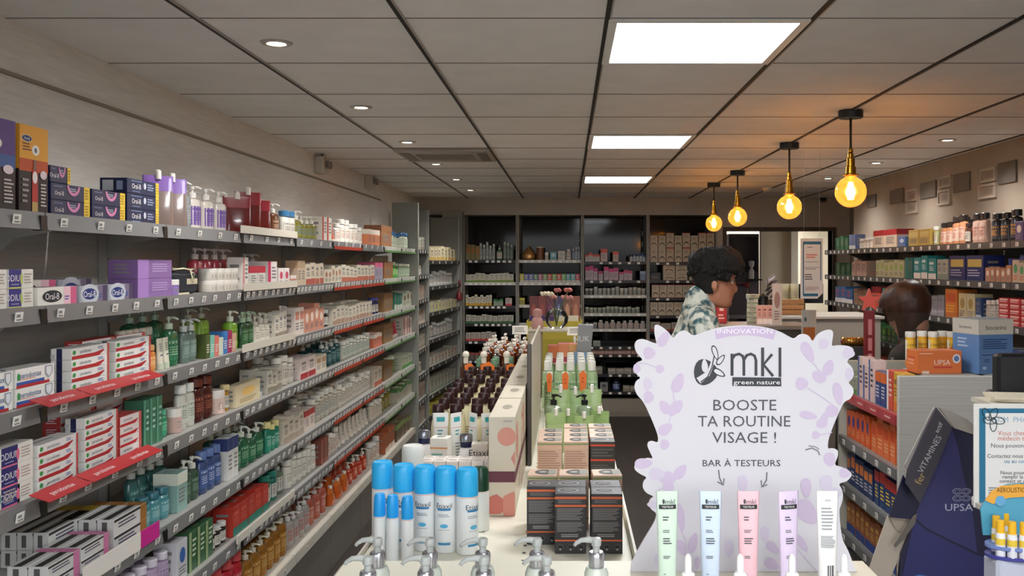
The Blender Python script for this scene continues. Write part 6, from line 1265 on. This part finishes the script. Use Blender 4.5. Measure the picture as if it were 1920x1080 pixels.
def hand(b, base, d, n, m, curl=.5, side=1):
    """palm and five separate bent fingers; d = finger direction, n = palm side"""
    base, d, n = Vector(base), Vector(d).normalized(), Vector(n).normalized(); s = d.cross(n).normalized()*side
    for k in range(4):
        q = s*(-.030+.020*k); cone(b, base+q*.55, base+d*.085+q, .013, .0105, m, 8)
        L3 = (.038,.044,.041,.032)[k]; p = base+d*.085+q; dd = d
        for j in range(3): 
            dd = (dd+n*curl*.6).normalized(); e = p+dd*L3*(1-.22*j); cone(b, p, e, .0092-.0008*j, .0086-.0008*j, m, 8); p = e
    p = base+d*.025-s*.034; dd = (d*.7-s*.7+n*.3).normalized()
    for L3, r_ in ((.036,.0115), (.030,.0095)): e = p+dd*L3; cone(b, p, e, r_, r_*.9, m, 8); p = e; dd = (dd+d*.5).normalized()
def fuse(b, name, m, vox=.006, parent=None, sm=4):
    me = b.mesh(name); o = bpy.data.objects.new(name, me); COL.objects.link(o)
    r_ = o.modifiers.new('r', 'REMESH'); r_.mode = 'VOXEL'; r_.voxel_size = vox; r_.use_smooth_shade = True
    s_ = o.modifiers.new('s', 'SMOOTH'); s_.iterations = sm; s_.factor = .5
    dg = bpy.context.evaluated_depsgraph_get(); me2 = bpy.data.meshes.new_from_object(o.evaluated_get(dg)); bpy.data.objects.remove(o)
    me2.name = name; me2.materials.clear(); me2.materials.append(m)
    for p in me2.polygons: p.use_smooth = True; p.material_index = 0
    o = bpy.data.objects.new(name, me2); COL.objects.link(o)
    if parent: o.parent = parent
    return o
M_shirt = noisy('printed_shirt', 'd2d3c6', '3c5e62', (26, 26, 26), .8, lo=.46, hi=.60, detail=3)
M_hair = noisy('black_hair', '070606', '15110e', (60,60,60), .85, .6, .006); M_hairb = noisy('brown_hair', '2c170d', '44261a', (60,60,12), .45, .5, .004)
def person(name, label, loc, rz, head, headrot, sh_z, lean, shirt, arms, hairm, hairfn, skin, trousers):
    """local frame: the person faces +y"""
    t = thing(name, label, 'person', loc, rz); HM = Matrix.Translation(head) @ Matrix.Rotation(headrot[1], 4, 'Z') @ Matrix.Rotation(headrot[0], 4, 'X')
    sy_ = lean; pel = Vector((0, 0, .93)); ch = Vector((0, sy_*.6, sh_z-.17)); nk = Vector((0, sy_, sh_z+.01))
    b = MB(); b.T = HM; head_mesh(b, skin); b.T = None; hb = HM @ Vector((0,-.03,-.07))
    limb(b, [(nk-Vector((0,.0,.05)),.062),(nk+Vector((0,.005,.04)),.056),(hb,.054)], skin)
    def trunk(b, g, m, low=.95):
        for s in (-1,1): limb(b, [(Vector((s*.085,0,low)),.105+g),(Vector((s*.075,sy_*.3,1.12)),.095+g),(Vector((s*.09,sy_*.6,sh_z-.19)),.108+g),(Vector((s*.10,sy_*.9,sh_z-.085)),.075+g)], m); cone(b, Vector((s*.04,sy_,sh_z-.03)), Vector((s*.17,sy_*.95,sh_z-.065)), .05+g, .056+g, m)
    trunk(b, 0, skin)
    for s, A in zip((-1,1), arms):
        S0, E0, W0 = [Vector(q) for q in A[:3]]; limb(b, [(S0,.052),(S0*.5+E0*.5,.046),(E0,.039),(E0*.6+W0*.4,.039),(W0,.026)], skin); hand(b, W0+(W0-E0).normalized()*.01, A[3], A[4], skin, A[5], s)
    for s in (-1,1): limb(b, [(Vector((s*.09,0,.9)),.095),(Vector((s*.10,.01,.5)),.055),(Vector((s*.10,-.01,.42)),.055),(Vector((s*.10,-.03,.09)),.036)], skin); cone(b, (s*.10,-.04,.045), (s*.11,.13,.03), .036, .028, skin)
    fuse(b, 'body', skin, .0065, t, 3)
    b = MB(); trunk(b, .014, shirt, .90); limb(b, [(Vector((0,sy_,sh_z-.02)),.085),(Vector((0,sy_*1.1,sh_z+.045)),.066)], shirt)
    for s, A in zip((-1,1), arms):
        S0, E0, W0 = [Vector(q) for q in A[:3]]; limb(b, [(S0,.068),(S0*.45+E0*.55,.064),(S0*.12+E0*.88,.062)] if A[6] == 'short' else [(S0,.068),(E0,.052),(E0*.1+W0*.9,.038)], shirt)
    fuse(b, 'shirt', shirt, .008, t, 5)
    b = MB()
    for s in (-1,1): limb(b, [(Vector((s*.085,0,.93)),.116),(Vector((s*.10,.01,.5)),.075),(Vector((s*.10,-.02,.12)),.06)], trousers)
    fuse(b, 'trousers', trousers, .01, t, 3)
    for s in (-1,1):
        b = MB(); cone(b, (s*.10,-.055,.05), (s*.10,.0,.055), .048, .046, M_black); cone(b, (s*.10,.0,.045), (s*.115,.15,.036), .044, .036, M_black); fuse(b, 'shoe', M_black, .008, t, 2)
    for s in (-1,1):
        e = MB(); e.T = HM; e.ball((s*.031,.071,.008), .0115, mat('e8e4e0',.2), 12, 8); e.ball((s*.031,.0788,.008), .0055, mat('1c120c',.1), 10, 6); obj('eye', e, t)
        e = MB(); e.T = HM; e.tube([(s*.016,.092,.026),(s*.032,.093,.031),(s*.048,.082,.027)], [.003,.0038,.002], hairm, 6); obj('eyebrow', e, t)
    l_ = MB(); l_.T = HM; l_.tube([(-.022,.083,-.058),(-.008,.0915,-.056),(0,.0925,-.057),(.008,.0915,-.056),(.022,.083,-.058)], [.002,.0042,.004,.0042,.002], mat('8c4a40',.4), 7); obj('lips', l_, t)
    # hair shell
    seg, n = 56, 34; vs = []; fs = []; h_ = MB(); h_.T = HM; keep = {}
    for i in range(n+1):
        z = -.118+.241*i/n
        for k in range(seg):
            a = 2*PI*k/seg; g = hairfn(z, math.cos(a), math.sin(a)); x, y = head_pts(z, a, abs(g)); keep[(i,k)] = g > 0
            nz = noise.noise(Vector((x*38, y*38, z*38)))*(.011 if hairm is M_hair else .002) if g > 0 else 0
            up_ = max(0, (z-.06)/.06)*abs(g)*1.0; vs.append((x*(1+nz*8), y*(1+nz*8), z+up_+nz))
    for i in range(n):
        for k in range(seg):
            j = (k+1) % seg
            if keep[(i,k)] and keep[(i,j)] and keep[(i+1,k)] and keep[(i+1,j)]: fs.append((i*seg+k, (i+1)*seg+k, (i+1)*seg+j, i*seg+j))
    top = [n*seg+k for k in range(seg)]; fs.append(tuple(top[::-1])); h_.add(vs, fs, hairm, True)
    o = obj('hair', h_, t); so_ = o.modifiers.new('s', 'SOLIDIFY'); so_.thickness = .012; so_.offset = -1
    return t, HM
def hair_man(z, c, s):
    line = .045 if c > .55 else (.005 if c > .05 else (-.03 if c > -.25 else -.062))
    return (.012+.022*max(0, min(1, (z-.0)/.08))+.012*max(0, c)*(z > .05)) if z > line-.0*c else -.001
def hair_lady(z, c, s):
    line = .06 if c > .72 else (-.02 if c > .35 else -.112)
    return (.022+.014*max(0, min(1, (z+.05)/.1))) if z > line else -.001
Mt = mat('2a2c34', .8)
mx = (1300-VX)*4.3/F-.005
t, HM = person('person', 'man in profile with curly black hair and white teal patterned shirt', (mx, 4.3, 0), -PI/2, Vector((.0, .105, 1.567)), (-.10, 0), 1.445, .03, M_shirt,
    [((-.185,.03,1.355),(-.20,.08,1.08),(-.14,.32,1.06),(.1,1,0),(0,0,-1),.35,'short'), ((.185,.03,1.355),(.20,.06,1.08),(.13,.30,1.05),(-.1,1,0),(0,0,-1),.35,'short')], M_hair, hair_man, M_skinA, Mt)
b = MB(); b.T = HM
for k in range(170):
    u = R.uniform(-1,1); a = R.uniform(0,2*PI); z = .02+.10*R.random()**.7; x, y = head_pts(min(z,.115), a, .024+.012*max(0,math.cos(a))); 
    if z < .05 and math.cos(a) > .45: continue
    b.ball((x, y, z+max(0,(z-.06)/.06)*.02), R.uniform(.010,.017), M_hair, 7, 5)
obj('curls', b, t)
g = MB(); g.T = HM; gm = mat('3a3028',.3,.5)
for s in (-1,1): g.tube([(s*(.031+.02*math.cos(q)), .094-.01*abs(math.cos(q)) if 0 else .096, .006+.016*math.sin(q)) for q in [2*PI*i/14 for i in range(15)]], .0011, gm, 5, False); g.tube([(s*.051,.096,.01),(s*.074,.05,.012),(s*.079,-.01,.008)], .0013, gm, 5)
g.tube([(-.011,.096,.008),(.011,.096,.008)], .0011, gm, 5); o = obj('glasses', g, t)
t = thing('till_counter', 'small counter block under the hands of the man in the patterned shirt', 'counter', (0,0,0))
obj('body', MB().box(.88,1.14,4.02,4.56,0,.99,mat('8c857a',.5),.004), t); obj('worktop', MB().box(.86,1.16,4.0,4.58,.99,1.012,mat('b0aaa0',.4),.003), t)
lx = (1700-VX)*4.4/F+.16
t, HM = person('person', 'woman with brown hair seen behind the yellow tablet tubes', (lx, 4.62, 0), PI/2-.75, Vector((.0, .075, 1.40)), (-.35, 0), 1.25, .03, mat('33302f',.8),
    [((-.17,.03,1.185),(-.19,.08,.96),(-.12,.30,1.0),(.2,1,0),(0,0,-1),.4,'long'), ((.17,.03,1.185),(.19,.08,.96),(.12,.30,1.0),(-.2,1,0),(0,0,-1),.4,'long')], M_hairb, hair_lady, noisy('skin_fair','a8745c','b07c64',(20,20,20),.5), Mt)
b = MB().box(-.16,.16,-.002,.002,0,.20,M_glass); p = at(1730, 620, 4.25); o = obj('protective_screen', b, None, (p.x, 4.3, 1.25)); o.location = (p.x-.04, 4.12, 1.233); tag(o, 'clear plastic screen panel in front of the brown haired woman', 'screen')
obj('foot', MB().box(-.16,.16,-.03,.03,-1.233,-1.225,M_upr).box(-.15,-.14,-.006,.006,-1.225,0,M_upr).box(.14,.15,-.006,.006,-1.225,0,M_upr), o)
